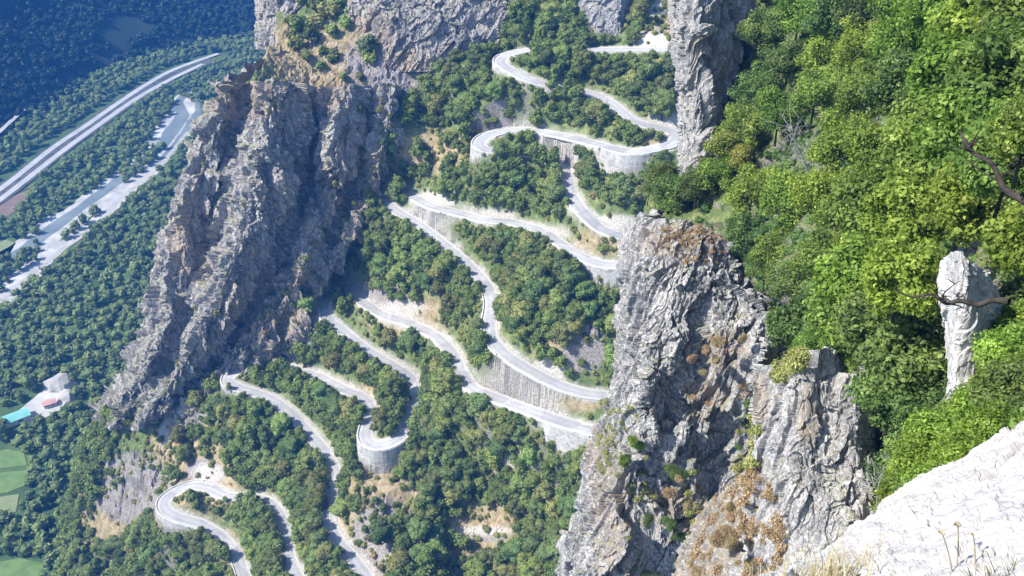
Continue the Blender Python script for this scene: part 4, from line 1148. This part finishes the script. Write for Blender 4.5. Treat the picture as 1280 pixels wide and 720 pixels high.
# spacing
cellv = {}
pts = []
for q in np.flatnonzero(ok):
    r = rng.uniform(3.6, 7.2)
    i, j = int(xs[q] // 10), int(ys[q] // 10)
    bad = False
    for a in (-1, 0, 1):
        for b in (-1, 0, 1):
            for (u, v, r2) in cellv.get((i + a, j + b), ()):
                if (u - xs[q]) ** 2 + (v - ys[q]) ** 2 < (0.62 * (r + r2)) ** 2: bad = True; break
            if bad: break
        if bad: break
    if bad: continue
    cellv.setdefault((i, j), []).append((xs[q], ys[q], r))
    pts.append((xs[q], ys[q], 0.0, r))
print('valley', len(pts))
mass('valley_woodland', pts, far_p, M['leaf_far'])
# woods on the far mountainside
n2 = 34000
xs2 = rng.uniform(-1100, -100, n2); ys2 = rng.uniform(700, 1900, n2)
f2 = foot_dist(xs2, ys2)
z2 = hill_z(xs2, ys2, f2)
px2, py2 = proj(np.stack([xs2, ys2, z2], 1))
g2 = fbm(np.stack([xs2 / 70, ys2 / 70, 0 * xs2], 1), 4, 33)
ok2 = (px2 > -15) & (px2 < 345) & (py2 > -20) & (f2 > 5) & (g2 > -0.45)
idx = np.flatnonzero(ok2)[:9500]
fp2 = [pr(280 + q, 6.0, 8.0, 0.5, 2, 36, 1.8) for q in range(4)]
print('far', len(idx), ok2.sum())
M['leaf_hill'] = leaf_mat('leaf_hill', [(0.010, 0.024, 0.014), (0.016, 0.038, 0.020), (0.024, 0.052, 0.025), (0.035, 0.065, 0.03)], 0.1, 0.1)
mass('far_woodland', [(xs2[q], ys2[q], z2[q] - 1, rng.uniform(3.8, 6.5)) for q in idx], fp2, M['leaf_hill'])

# shrubs on the spur's ledges and saddle
FLANK = [(418, 140), (520, 130), (480, 290), (400, 430), (300, 462), (330, 390), (390, 280)]
def surf_points(key, n, zmin=0.0, poly=None, seed=0):
    G, Nn = SURF[key]
    rs = np.random.default_rng(seed)
    out = []
    for _ in range(n * 60):
        i = rs.integers(2, G.shape[0] - 2); j = rs.integers(2, G.shape[1] - 2)
        nz = Nn[i, j, 2]
        if abs(nz) < zmin: continue
        p = G[i, j]
        x, y = proj(p)
        if poly is not None and not in_poly(np.array([x]), np.array([y]), poly)[0]: continue
        out.append(p)
        if len(out) >= n: break
    return out
for q, p in enumerate(surf_points('rock_spur100', 44, 0.42, seed=4)):
    s = rng.uniform(0.5, 1.3); kq = (0, 1, 2, 3)[q % 4]
    place('shrub%d' % kq, 'shrub', tuple(p), s, q, STONE[kq] + ' shrub clinging to the face of the great spur', 'shrub', STONE[kq] + ' shrubs on the spur face')
for q, p in enumerate(surf_points('rock_spur100', 34, 0.15, FLANK, seed=9)):
    s = rng.uniform(0.8, 1.7); kq = (0, 1, 2, 3, 5)[q % 5]
    place('shrub%d' % kq, 'shrub', tuple(p), s, q, STONE[kq] + ' shrub on the tan scrubby right flank of the great spur', 'shrub', STONE[kq] + ' shrubs on the spur right flank')
for q, (px_, py_, s) in enumerate([(375, 40, 1.9), (392, 52, 1.6), (372, 62, 1.5), (410, 22, 1.7), (425, 8, 1.5), (398, 12, 1.4), (415, 45, 1.3), (384, 75, 1.2), (432, 35, 1.3), (418, 78, 1.3), (405, 70, 1.1), (362, 30, 1.0), (440, 18, 1.2), (400, 88, 0.9), (380, 5, 1.5), (395, 35, 1.5), (365, 50, 1.0), (457, 68, 1.9), (462, 80, 1.4), (450, 100, 0.9), (430, 100, 0.8), (355, 110, 1.0)]):
    # walk the ray down to the saddle
    best = None
    for Yv in np.arange(380, 560, 1.0):
        p = at(px_, py_, Yv)
        if p[2] < ground(p[0], p[1])[0] + 0.3: best = p; break
    if best is None: continue
    kq = (0, 3, 0, 1)[q % 4]
    place('shrub%d' % kq, 'shrub', tuple(best), s * 2.1, q * 1.3, STONE[kq] + ' bushy shrub in the thicket on the dry saddle beside the left rock pillar', 'shrub', STONE[kq] + ' shrubs of the saddle thicket')

# ------------------------------------------------------------------ trees of the hillside at the right
for q in range(5):
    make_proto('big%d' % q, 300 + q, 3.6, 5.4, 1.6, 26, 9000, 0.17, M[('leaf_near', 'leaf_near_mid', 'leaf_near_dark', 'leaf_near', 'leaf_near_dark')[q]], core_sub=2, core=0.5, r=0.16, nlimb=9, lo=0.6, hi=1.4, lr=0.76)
for q in range(3):
    make_proto('bush%d' % q, 340 + q, 1.5, 1.6, 0.0, 9, 3600, 0.085, M[('leaf_near', 'leaf_near_dark', 'leaf_near')[q]], core_sub=2, core=0.55, r=0.05, nlimb=5, lo=0.6, hi=1.3)
for q in range(3):
    make_proto('near%d' % q, 380 + q, 3.6, 5.2, 1.6, 34, 9500, 0.23, M[('leaf_near', 'leaf_near_mid', 'leaf_near_dark')[q]], core_sub=2, core=0.34, r=0.16, nlimb=16, lo=0.4, hi=1.55, lr=0.72)
make_proto('golden', 360, 1.6, 2.0, 0.3, 8, 3000, 0.12, M['leaf_yellow'], core=0.5, r=0.05, lo=0.6, hi=1.35)
make_proto('rusty', 361, 1.5, 1.1, 0.0, 8, 3000, 0.12, M['leaf_rust'], core=0.5, r=0.04, lo=0.6, hi=1.35)
def big(key, px, py, Y, s, label, name='broadleaf_tree', cat='tree', rz=0, h=None, group=None):
    """crown centre seen at the pixel"""
    cm, tm, R_, H_ = PROTO[key]
    hz = (H_ * 0.58 if h is None else h) * s
    p = at(px, py, Y); p[2] -= hz
    return place(key, name, tuple(p), s, rz, label, cat, group)
SW = ['bright green', 'bright green', 'darker green', 'bright green', 'darker green']
far_right = [ # px, py, Y, s, kind, where
 (955, 45, 160, 1.25, 2, 'just right of the rock pillar top'), (1000, 15, 158, 1.3, 0, 'at the top edge, first right of the dark cleft'), (940, 110, 155, 1.2, 4, 'beside the middle of the rock pillar'), (985, 85, 150, 1.2, 2, 'second up the slope from the rock pillar'),
 (1045, 20, 140, 1.25, 4, 'at the top edge above the dark hollow'), (1035, 70, 138, 1.1, 0, 'on the mid slope below the top edge'), (1085, 10, 128, 1.2, 2, 'at the top edge in the middle of the hillside'), (1080, 55, 124, 1.1, 3, 'above the grey bare twigs'),
 (930, 165, 145, 1.2, 1, 'beside the foot of the rock pillar'), (975, 140, 138, 1.15, 3, 'left of the grey bare twigs'), (1020, 120, 126, 1.1, 1, 'just above the grey bare twigs'), (900, 215, 140, 1.0, 0, 'below the pillar foot, left of the golden bush'),
 (845, 240, 146, 1.15, 4, 'standing dark on the near cliff top'), (872, 225, 142, 1.0, 4, 'second dark one on the near cliff top'), (828, 225, 150, 0.9, 2, 'at the very left end of the near cliff top'), (940, 240, 124, 1.1, 0, 'over the cliff top below the golden bush'),
 (985, 250, 112, 1.1, 3, 'below the grey bare twigs'), (935, 295, 120, 0.95, 2, 'hanging over the cliff brink'), (975, 320, 108, 1.0, 1, 'low over the grey slab of the near cliff'), (1000, 360, 98, 0.95, 2, 'leaning over the right edge of the grey slab'), (958, 335, 110, 0.75, 1, 'overhanging the brink right of the rusty cliff top'), (985, 405, 96, 0.7, 3, 'drooping into the cleft between the two near cliffs'), (1018, 432, 58.5, 0.42, 1, 'overhanging the pale cliff top, low'), (1068, 450, 58, 0.4, 3, 'spilling over the right shoulder of the pale cliff')]
for q, (px_, py_, Y_, s_, k_, wh) in enumerate(far_right):
    big('big%d' % k_, px_, py_, Y_, s_, SW[k_] + ' leafy tree ' + wh, rz=q * 1.7)
near_right = [
 (1130, 40, 96, 1.15, 0, 'at the top edge above the near crown'), (1180, 20, 84, 1.1, 3, 'at the top edge right of centre'), (1235, 15, 70, 1.0, 0, 'at the top edge near the corner'), (1290, 20, 62, 1.0, 1, 'cut by the top right corner'),
 (1085, 120, 100, 1.1, 1, 'in the second row below the top edge'), (1140, 110, 82, 1.0, 4, 'shaded, in the second row of the hillside'), (1195, 95, 68, 0.95, 0, 'in the second row near the right edge'), (1260, 100, 52, 0.85, 1, 'high at the right edge'),
 (1050, 180, 98, 1.05, 0, 'right of the grey bare twigs'), (1100, 200, 80, 1.0, 3, 'in the middle of the hillside, sunlit'), (1155, 185, 62, 0.85, 1, 'in the middle right, catching the sun'), (1210, 165, 50, 0.75, 3, 'near the right edge above the dark limb'),
 (1035, 250, 86, 1.0, 3, 'in the third row, left'), (1085, 275, 66, 0.9, 1, 'in the third row, centre'), (1140, 265, 52, 0.75, 0, 'in the third row above the pale slab'), (1030, 330, 78, 0.95, 1, 'above the pale cliff on the left'),
 (1080, 345, 60, 0.85, 0, 'above the pale cliff, centre, very bright'), (1130, 345, 46, 0.65, 3, 'left of the tall pale slab'), (1265, 200, 38, 0.6, 1, 'hanging in from the right edge'), (1285, 172, 25, 0.3, 1, 'as a small spray before the thick dark limb'), (1210, 250, 42, 0.6, 0, 'just above the tall pale slab'),
 (1000, 410, 70, 0.75, 4, 'at the head of the pale cliff, left'), (1050, 400, 60, 0.75, 1, 'at the head of the pale cliff, right'), (1105, 410, 50, 0.8, 4, 'shaded, over the dark hollow'), (1145, 440, 46, 0.8, 2, 'dark, filling the hollow left of the slab'),
 (1120, 490, 48, 0.75, 4, 'dark, low in the hollow'), (1160, 510, 43, 0.6, 2, 'dark, at the foot of the slab'), (1305, 300, 34, 0.55, 3, 'at the right edge beside the slab')]
for q, (px_, py_, Y_, s_, k_, wh) in enumerate(near_right):
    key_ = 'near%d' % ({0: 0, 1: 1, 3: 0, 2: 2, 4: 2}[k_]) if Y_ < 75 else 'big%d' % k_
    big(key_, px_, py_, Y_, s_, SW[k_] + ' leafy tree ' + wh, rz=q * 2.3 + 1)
for q, (px_, py_, Y_, s_, key, lab, nm, ct_) in enumerate([
 (900, 185, 140, 1.6, 'golden', 'golden yellow bush right of the rock pillar foot', 'shrub', 'bush'), (925, 200, 136, 1.3, 'golden', 'smaller golden bush below the larger golden one', 'shrub', 'bush'),
 (1262, 440, 26, 0.9, 'bush2', 'bright green bush at the right edge above the white ledge', 'shrub', 'bush'),
 (1180, 540, 22, 0.75, 'bush0', 'bright bush touching the white ledge, left of the band', 'shrub', 'bush'), (1225, 515, 19, 0.7, 'bush2', 'bright bush in the middle of the band over the white ledge', 'shrub', 'bush'), (1270, 490, 17, 0.65, 'bush1', 'bush at the right edge of the band over the white ledge', 'shrub', 'bush'),
 (1150, 580, 21, 0.65, 'bush2', 'lowest bright bush at the left tip of the band', 'shrub', 'bush'), (1200, 560, 15, 0.42, 'bush0', 'small bright bush hugging the ledge edge', 'shrub', 'bush'), (1245, 530, 13.5, 0.4, 'bush2', 'small bright bush hugging the ledge near the right edge', 'shrub', 'bush'), (1165, 600, 16, 0.4, 'bush0', 'small bush at the lowest point of the green band', 'shrub', 'bush'),
 (1055, 300, 74, 0.8, 'golden', 'small yellowish bush in the middle of the right hillside', 'shrub', 'bush'),
 (905, 430, 108, 1.3, 'rusty', 'rust brown bush on the ledge of the near cliff', 'shrub', 'bush'), (890, 455, 108, 1.2, 'rusty', 'rust brown bush just below the other on the near cliff', 'shrub', 'bush'),
 (925, 640, 60, 0.9, 'rusty', 'rust brown tuft on the dry ledge, upper', 'shrub', 'bush'), (945, 610, 62, 0.8, 'rusty', 'rust brown tuft against the pale cliff', 'shrub', 'bush'), (900, 680, 56, 0.9, 'rusty', 'rust brown tuft on the dry ledge, middle', 'shrub', 'bush'), (935, 690, 52, 0.8, 'rusty', 'rust brown tuft low on the dry ledge', 'shrub', 'bush'), (880, 715, 54, 0.8, 'rusty', 'rust brown tuft at the bottom edge', 'shrub', 'bush'),
 (830, 585, 101, 1.4, 'bush1', 'dark green bush in the shaded hollow of the near cliff', 'shrub', 'bush'), (820, 655, 98, 1.3, 'bush1', 'dark green bush low in the hollow of the near cliff', 'shrub', 'bush'), (785, 565, 104, 1.3, 'bush2', 'green bush on the left rib of the near cliff', 'shrub', 'bush'), (845, 620, 99, 1.2, 'rusty', 'brown bush between the dark ones in the cliff hollow', 'shrub', 'bush'),
 (935, 510, 100, 1.2, 'bush1', 'dark bush in the cleft between the two near cliffs', 'shrub', 'bush'), (930, 560, 98, 0.8, 'bush1', 'small dark bush lower in the cleft between the near cliffs', 'shrub', 'bush'), (800, 525, 108, 0.9, 'bush2', 'small green bush high on the left rib', 'shrub', 'bush')]):
    if Y_ > 45 and ('rust' in lab or 'cliff' in lab or 'rib' in lab or 'cleft' in lab):
        for w in range(3):
            sz_ = s_ * rng.uniform(0.45, 0.8); k_px = F / Y_ * s_
            o_ = big(key, px_ + rng.normal() * k_px * 0.9, py_ + rng.normal() * k_px * 0.7, Y_ + rng.normal() * 0.4, sz_, lab.replace('bush', 'sprig of a clump').replace('tuft', 'sprig of a clump'), nm, ct_, rz=q * 1.1 + w, h=0.8, group='sprigs, ' + lab)
            o_.scale = (sz_ * 0.95, sz_ * 0.7, sz_ * 0.85)
    else:
        big(key, px_, py_, Y_, s_, lab, nm, ct_, rz=q * 1.1, h=1.0)
# understory so that the hillside is covered
cov = []
G, Nn = SURF['wooded_hillside600']
rs = np.random.default_rng(77)
band = [(1118, 660), (1124, 560), (1145, 560), (1212, 540), (1244, 490), (1262, 420), (1280, 350), (1320, 330), (1320, 560), (1190, 640)]
nb = 0; taken = []
for _ in range(30000):
    i = rs.integers(1, G.shape[0] - 1); j = rs.integers(1, G.shape[1] - 1)
    p = G[i, j]
    if p[1] > 42 or p[1] < 5: continue
    x, y = proj(p)
    if not in_poly(np.array([x]), np.array([y]), band)[0]: continue
    if any((x - a) ** 2 + (y - b) ** 2 < 17 ** 2 for a, b in taken): continue
    taken.append((x, y))
    s_ = p[1] * 0.028 * rs.uniform(0.8, 1.3)
    where = 'hugging the white ledge' if y > 560 else 'in the green band above the white ledge' if y > 480 else 'beside the foot of the tall pale slab'
    k_ = int(rs.integers(0, 3)); tone = ('bright green', 'darker green', 'fresh green')[k_]
    place('bush%d' % k_, 'shrub', (p[0], p[1], p[2] - 0.1 * s_), s_, rs.uniform(0, 6.28), tone + ' bush ' + where + (', toward the right edge' if x > 1215 else ', toward the dark hollow'), 'bush', tone + ' bushes ' + where)
    nb += 1
    if nb >= 70: break
print('band bushes', nb)
for _ in range(2600):
    i = rs.integers(1, G.shape[0] - 1); j = rs.integers(1, G.shape[1] - 1)
    p = G[i, j]; x, y = proj(p)
    if x < 870 or x > 1330 or y < -40 or y > 660 or p[1] < 6: continue
    if p[1] < 60 and 1165 < x < 1262 and 290 < y < 520: continue
    if 940 < x < 1120 and y > 440: continue
    if x < 940 and y < 230 and x < 905: continue
    cov.append((p[0], p[1], p[2] - 0.3, rs.uniform(0.9, 1.8) * min(1, 0.35 + p[1] / 90)))
cp = [pr(310 + q, 1.6, 1.8, 0.0, 4, 260, 0.17) for q in range(4)]
print('cover', len(cov))
mass('hillside_understory', cov[:1100], cp, M['leaf_near_dark'])

# low growth on the ledges and broken faces of the near cliffs
def tufts(name, keys, n, r0, r1, mat, polys, zlo, seed):
    rs = np.random.default_rng(seed); pts = []
    for key in keys:
        G, Nn = SURF[key]
        I = rs.integers(2, G.shape[0] - 2, n * 30); J = rs.integers(2, G.shape[1] - 2, n * 30)
        P = G[I, J]; nz = np.abs(Nn[I, J, 2]); x, y = proj(P)
        m = np.zeros(len(P), bool)
        for p_ in polys: m |= in_poly(x, y, p_)
        cl = fbm(P / 3.0, 3, seed) > -0.05
        ok_ = np.flatnonzero(m & cl & (nz > zlo))[:n]
        for q in ok_: pts.append((P[q, 0], P[q, 1], P[q, 2] - 0.1, rs.uniform(r0, r1)))
    pp = []
    for q in range(4):
        V, F4, T = crown_arrays(seed + q, 1.0, 0.9, 4, 240, 0.16, 1, 0.5, 0.3, lo=0.5, hi=1.5)
        pp.append((V, F4, T, 1.0))
    print(name, len(pts))
    if pts: mass(name, pts, pp, mat)
tufts('dry_ledge_growth', ['dry_ledge540', 'rock_cliff400', 'rock_cliff500'], 260, 0.22, 0.62, M['leaf_rust'], [[(860, 720), (880, 640), (930, 590), (960, 600), (985, 680), (960, 730)], [(870, 420), (935, 420), (935, 500), (860, 510)], [(820, 285), (905, 285), (905, 330), (820, 330)]], 0.25, 41)
tufts('ledge_growth', ['rock_cliff400', 'rock_cliff500'], 330, 0.25, 0.8, M['leaf_olive'], [[(775, 560), (860, 570), (885, 650), (870, 720), (785, 720)], [(920, 480), (950, 480), (950, 590), (915, 590)], [(755, 500), (800, 510), (790, 600), (745, 590)], [(960, 440), (1010, 430), (1000, 460), (970, 480)]], 0.22, 51)
tufts('spur_growth', ['rock_spur100'], 420, 0.5, 1.5, M['leaf_olive'], [FLANK, [(270, 100), (520, 100), (500, 150), (260, 150)], [(130, 480), (260, 440), (290, 520), (130, 535)]], 0.12, 61)
tufts('spur_growth', ['rock_spur100'], 160, 0.5, 1.3, M['leaf_mid'], [[(200, 150), (420, 110), (400, 300), (250, 500), (150, 520)]], 0.4, 71)
# bare limbs and twigs
def limb(name, pix, label, cat, mat, twigs=10, seed=0, r0=0.12, r1=0.02, tl=1.0):
    rs = np.random.default_rng(seed)
    P = crom(np.array([at(*p) for p in pix]), len(pix) * 6)
    main = [(p[0], p[1], p[2], r0 + (r1 - r0) * t) for p, t in zip(P, np.linspace(0, 1, len(P)))]
    base = P[0]
    o = empty(name, tuple(base))
    V_, F_ = tube_arrays([[(a - base[0], b - base[1], c - base[2], r) for a, b, c, r in main]], 8)
    mesh_np('stem', V_, F_, mat, o, smooth=True)
    paths = []
    for q in range(twigs):
        i = rs.integers(2, len(P) - 1); b = P[i] - base; d = rs.normal(size=3); d[2] = abs(d[2]) * 0.6; d /= np.linalg.norm(d)
        l = tl * rs.uniform(0.4, 1.0); pts = []
        for t in np.linspace(0, 1, 6):
            d = d + rs.normal(size=3) * 0.22; d /= np.linalg.norm(d)
            pts.append((b[0], b[1], b[2], max(r0 * 0.35 * (1 - t), 0.008 * r0 / 0.1 + 0.004)))
            b = b + d * l / 5
        paths.append(pts)
        for _ in range(2):
            k = rs.integers(2, 5); b2 = np.array(pts[k][:3]); d2 = rs.normal(size=3); d2 /= np.linalg.norm(d2)
            paths.append([(b2[0] + d2[0] * l * 0.4 * t, b2[1] + d2[1] * l * 0.4 * t, b2[2] + d2[2] * l * 0.4 * t, 0.012 + r0 * 0.1 * (1 - t)) for t in (0, 0.5, 1)])
    V_, F_ = tube_arrays(paths, 5)
    mesh_np('twigs', V_, F_, mat, o, smooth=True)
    return tag(o, label, cat)
limb('tree_limb', [(1262, 377, 27.5), (1240, 375, 28), (1222, 381, 28.2), (1200, 376, 28.5), (1182, 379, 28.8), (1165, 368, 29.2), (1140, 371, 29.6), (1118, 362, 30)], 'dark bare limb crossing in front of the tall pale slab', 'branch', M['bark'], 12, 1, 0.12, 0.03, 1.1)
limb('tree_limb', [(1320, 270, 24), (1280, 250, 25), (1255, 235, 26), (1240, 205, 27), (1215, 190, 28), (1200, 165, 29)], 'thick dark limb reaching in from the right edge', 'branch', M['bark'], 9, 2, 0.14, 0.04, 1.4)
limb('tree_limb', [(1320, 225, 25), (1285, 205, 26), (1262, 190, 27), (1250, 150, 28)], 'upper dark forked limb at the right edge', 'branch', M['bark'], 6, 3, 0.10, 0.03, 1.2)
limb('dead_shrub', [(1010, 215, 112), (1003, 195, 112), (995, 178, 112), (990, 160, 112)], 'tangle of bare silver grey twigs in the middle of the right hillside', 'dead shrub', M['dead_wood'], 46, 4, 0.13, 0.04, 4.0)
limb('dead_shrub', [(1095, 640, 40), (1098, 610, 40), (1103, 590, 40), (1112, 570, 40)], 'dry bare stems beside the left end of the white ledge', 'dead shrub', M['dead_wood'], 16, 6, 0.05, 0.02, 1.4)

# dry grass and seed heads in front
def grass(name, spots, n, seed, hlo, hhi, mat, wid=0.006):
    rs = np.random.default_rng(seed); Vs = []
    for q in range(n):
        px_, py_, Y_, sx, sy = spots[rs.integers(0, len(spots))]
        b = at(px_ + rs.normal() * sx, py_ + abs(rs.normal()) * sy, (Y_ + rs.normal() * 0.15) * 0.55)
        h = rs.uniform(hlo, hhi) * 0.55; d = rs.normal(size=2) * 0.3 * h
        w = wid * rs.uniform(0.6, 1.4); a = rs.uniform(0, 6.28); wx, wy = math.cos(a) * w, math.sin(a) * w
        p1 = b + np.array([d[0] * 0.35, d[1] * 0.35, h * 0.6]); p2 = b + np.array([d[0], d[1], h])
        Vs += [b + (wx, wy, 0), b - (wx, wy, 0), p1 - (wx * .8, wy * .8, 0), p1 + (wx * .8, wy * .8, 0), p1 + (wx * .8, wy * .8, 0), p1 - (wx * .8, wy * .8, 0), p2 - (wx * .2, wy * .2, 0), p2 + (wx * .2, wy * .2, 0)]
    V_ = np.array(Vs); F_ = np.arange(len(V_)).reshape(-1, 4)
    o = mesh_np(name, V_, F_, mat, attrs={'tone': ('FACE', np.repeat(rs.uniform(0, 1, n), 2))})
    return tag(o, kind='stuff')
grass('dry_grass', [(1000, 735, 5.2, 26, 14), (1060, 725, 5.0, 22, 12), (950, 760, 5.3, 16, 10)], 900, 3, 0.12, 0.38, M['straw'], 0.003)
grass('meadow_grass', [(1275, 735, 3.9, 16, 14), (1240, 745, 3.9, 14, 10)], 700, 4, 0.08, 0.22, M['leaf_olive'], 0.003)
def seed_head(px0, py0, px1, py1, Y, r, label):
    Y = Y * 0.55; r = r * 0.55
    b = at(px0, py0, Y); t = at(px1, py1, Y + 0.03)
    o = empty('dry_flower', tuple(b))
    d = t - b
    V_, F_ = tube_arrays([[(d[0] * s + 0.01 * math.sin(3 * s), d[1] * s, d[2] * s, 0.0032 - 0.001 * s) for s in np.linspace(0, 1, 8)]], 6)
    mesh_np('stem', V_, F_, M['dry_stem'], o, smooth=True)
    rs = np.random.default_rng(int(px0)); paths = []
    for q in range(26):
        a = rs.uniform(0, 6.28); l = r * rs.uniform(0.7, 1.1); u = rs.uniform(0.0, 0.9)
        paths.append([(d[0], d[1], d[2] - r * 0.3, 0.0012), (d[0] + math.cos(a) * l * 0.6, d[1] + math.sin(a) * l * 0.6, d[2] + l * u * 0.4, 0.001), (d[0] + math.cos(a) * l, d[1] + math.sin(a) * l, d[2] + l * u * 0.5, 0.0032)])
    V_, F_ = tube_arrays(paths, 5)
    mesh_np('seed_head', V_, F_, M['dry_stem'], o)
    tag(o, label, 'dry flower')
M['dry_stem'] = simple('dry_stem', (0.30, 0.26, 0.18), (0.42, 0.37, 0.26), 20)
seed_head(1192, 740, 1177, 666, 4.3, 0.022, 'dry seed head on a thin stem, left of the pair before the white ledge')
seed_head(1190, 740, 1197, 656, 4.35, 0.024, 'taller double seed head on a thin stem before the white ledge')
seed_head(1215, 745, 1216, 668, 4.3, 0.012, 'slender dry stalk right of the two seed heads')

# ------------------------------------------------------------------ buildings by the gravel yard
def box_arrays(x0, x1, y0, y1, z0, z1):
    V = np.array([(x, y, z) for z in (z0, z1) for y in (y0, y1) for x in (x0, x1)], float)
    F_ = np.array([(0, 2, 3, 1), (4, 5, 7, 6), (0, 1, 5, 4), (2, 6, 7, 3), (0, 4, 6, 2), (1, 3, 7, 5)])
    return V, F_
def shed(px_, py_, L, Wd, H, rz, roofm, label):
    p = atz(px_, py_, -CZ)
    o = empty('industrial_shed', (p[0], p[1], 0.3), rz)
    V_, F_ = box_arrays(-L / 2, L / 2, -Wd / 2, Wd / 2, 0, H)
    mesh_np('wall', V_, F_, M['wall_white'], o)
    e_ = 0.5; rh = Wd * 0.16
    V_ = np.array([(-L / 2 - e_, -Wd / 2 - e_, H + 0.01), (L / 2 + e_, -Wd / 2 - e_, H + 0.01), (L / 2 + e_, 0, H + rh), (-L / 2 - e_, 0, H + rh), (-L / 2 - e_, Wd / 2 + e_, H + 0.01), (L / 2 + e_, Wd / 2 + e_, H + 0.01)])
    r_ = mesh_np('roof', V_, [(0, 1, 2, 3), (3, 2, 5, 4)], roofm, o)
    g_ = mesh_np('gable', np.array([(-L / 2, -Wd / 2, H + 0.012), (-L / 2, 0, H + rh - 0.05), (-L / 2, Wd / 2, H + 0.012), (-L / 2, 0, H + 0.012), (L / 2, -Wd / 2, H + 0.012), (L / 2, 0, H + rh - 0.05), (L / 2, Wd / 2, H + 0.012), (L / 2, 0, H + 0.012)]), [(0, 1, 2, 3), (4, 7, 6, 5)], M['wall_white'], o)
    n_ = max(2, int(L / 9))
    for q in range(n_):
        xx = -L / 2 + (q + 0.5) * L / n_
        V_, F_ = box_arrays(xx - 1.6, xx + 1.6, -Wd / 2 - 0.06, -Wd / 2 - 0.005, H * 0.45, H * 0.75)
        mesh_np('window', V_, F_, M['dark_glass'], o)
    V_, F_ = box_arrays(L / 2 + 0.005, L / 2 + 0.07, -2.2, 2.2, 0, H * 0.7)
    mesh_np('door', V_, F_, M['dark_glass'], o)
    tag(o, label, 'shed')
shed(12, 530, 26, 9, 4, R(38), M['turquoise'], 'long shed with a turquoise roof at the left edge of the valley floor')
shed(-14, 540, 20, 10, 4, R(30), M['turquoise'], 'turquoise roofed shed cut off by the left edge')
shed(63, 507, 8, 5, 2.8, R(30), M['red_roof'], 'small pale building with a dull red roof in the middle of the gravel yard')
# heaps of gravel
def heap(px_, py_, r, h, label):
    p = atz(px_, py_, -CZ)
    iv, if_ = ICO[3]
    V_ = iv * np.array([r, r * 0.8, h * 1.6]); V_ = V_ * (1 + 0.25 * fbm(iv * 2.2, 3, int(px_)))[:, None]; V_[:, 2] -= h * 0.6
    o = mesh_np('gravel_heap', V_, if_, M['track'], smooth=False); o.location = tuple(p + np.array([0, 0, 0.3]))
    tag(o, label, 'heap')
heap(76, 482, 12, 8, 'tall pale gravel heap at the back of the yard')
heap(84, 497, 8, 5, 'lower pale gravel heap at the right of the yard')

# ------------------------------------------------------------------ air
def haze():
    V_, F_ = box_arrays(-6100, 5100, -2100, 7100, -60, 1000)
    m = bpy.data.materials.new('haze'); m.use_nodes = True
    nt = m.node_tree
    nt.nodes.remove(nt.nodes['Principled BSDF'])
    pv = nt.nodes.new('ShaderNodeVolumePrincipled')
    pv.inputs['Color'].default_value = (0.06, 0.31, 1.0, 1)
    pv.inputs['Density'].default_value = 0.00018
    pv.inputs['Anisotropy'].default_value = 0.0
    nt.links.new(pv.outputs[0], nt.nodes['Material Output'].inputs['Volume'])
    o = mesh_np('haze', V_, F_, m)
    tag(o, kind='stuff')
haze()
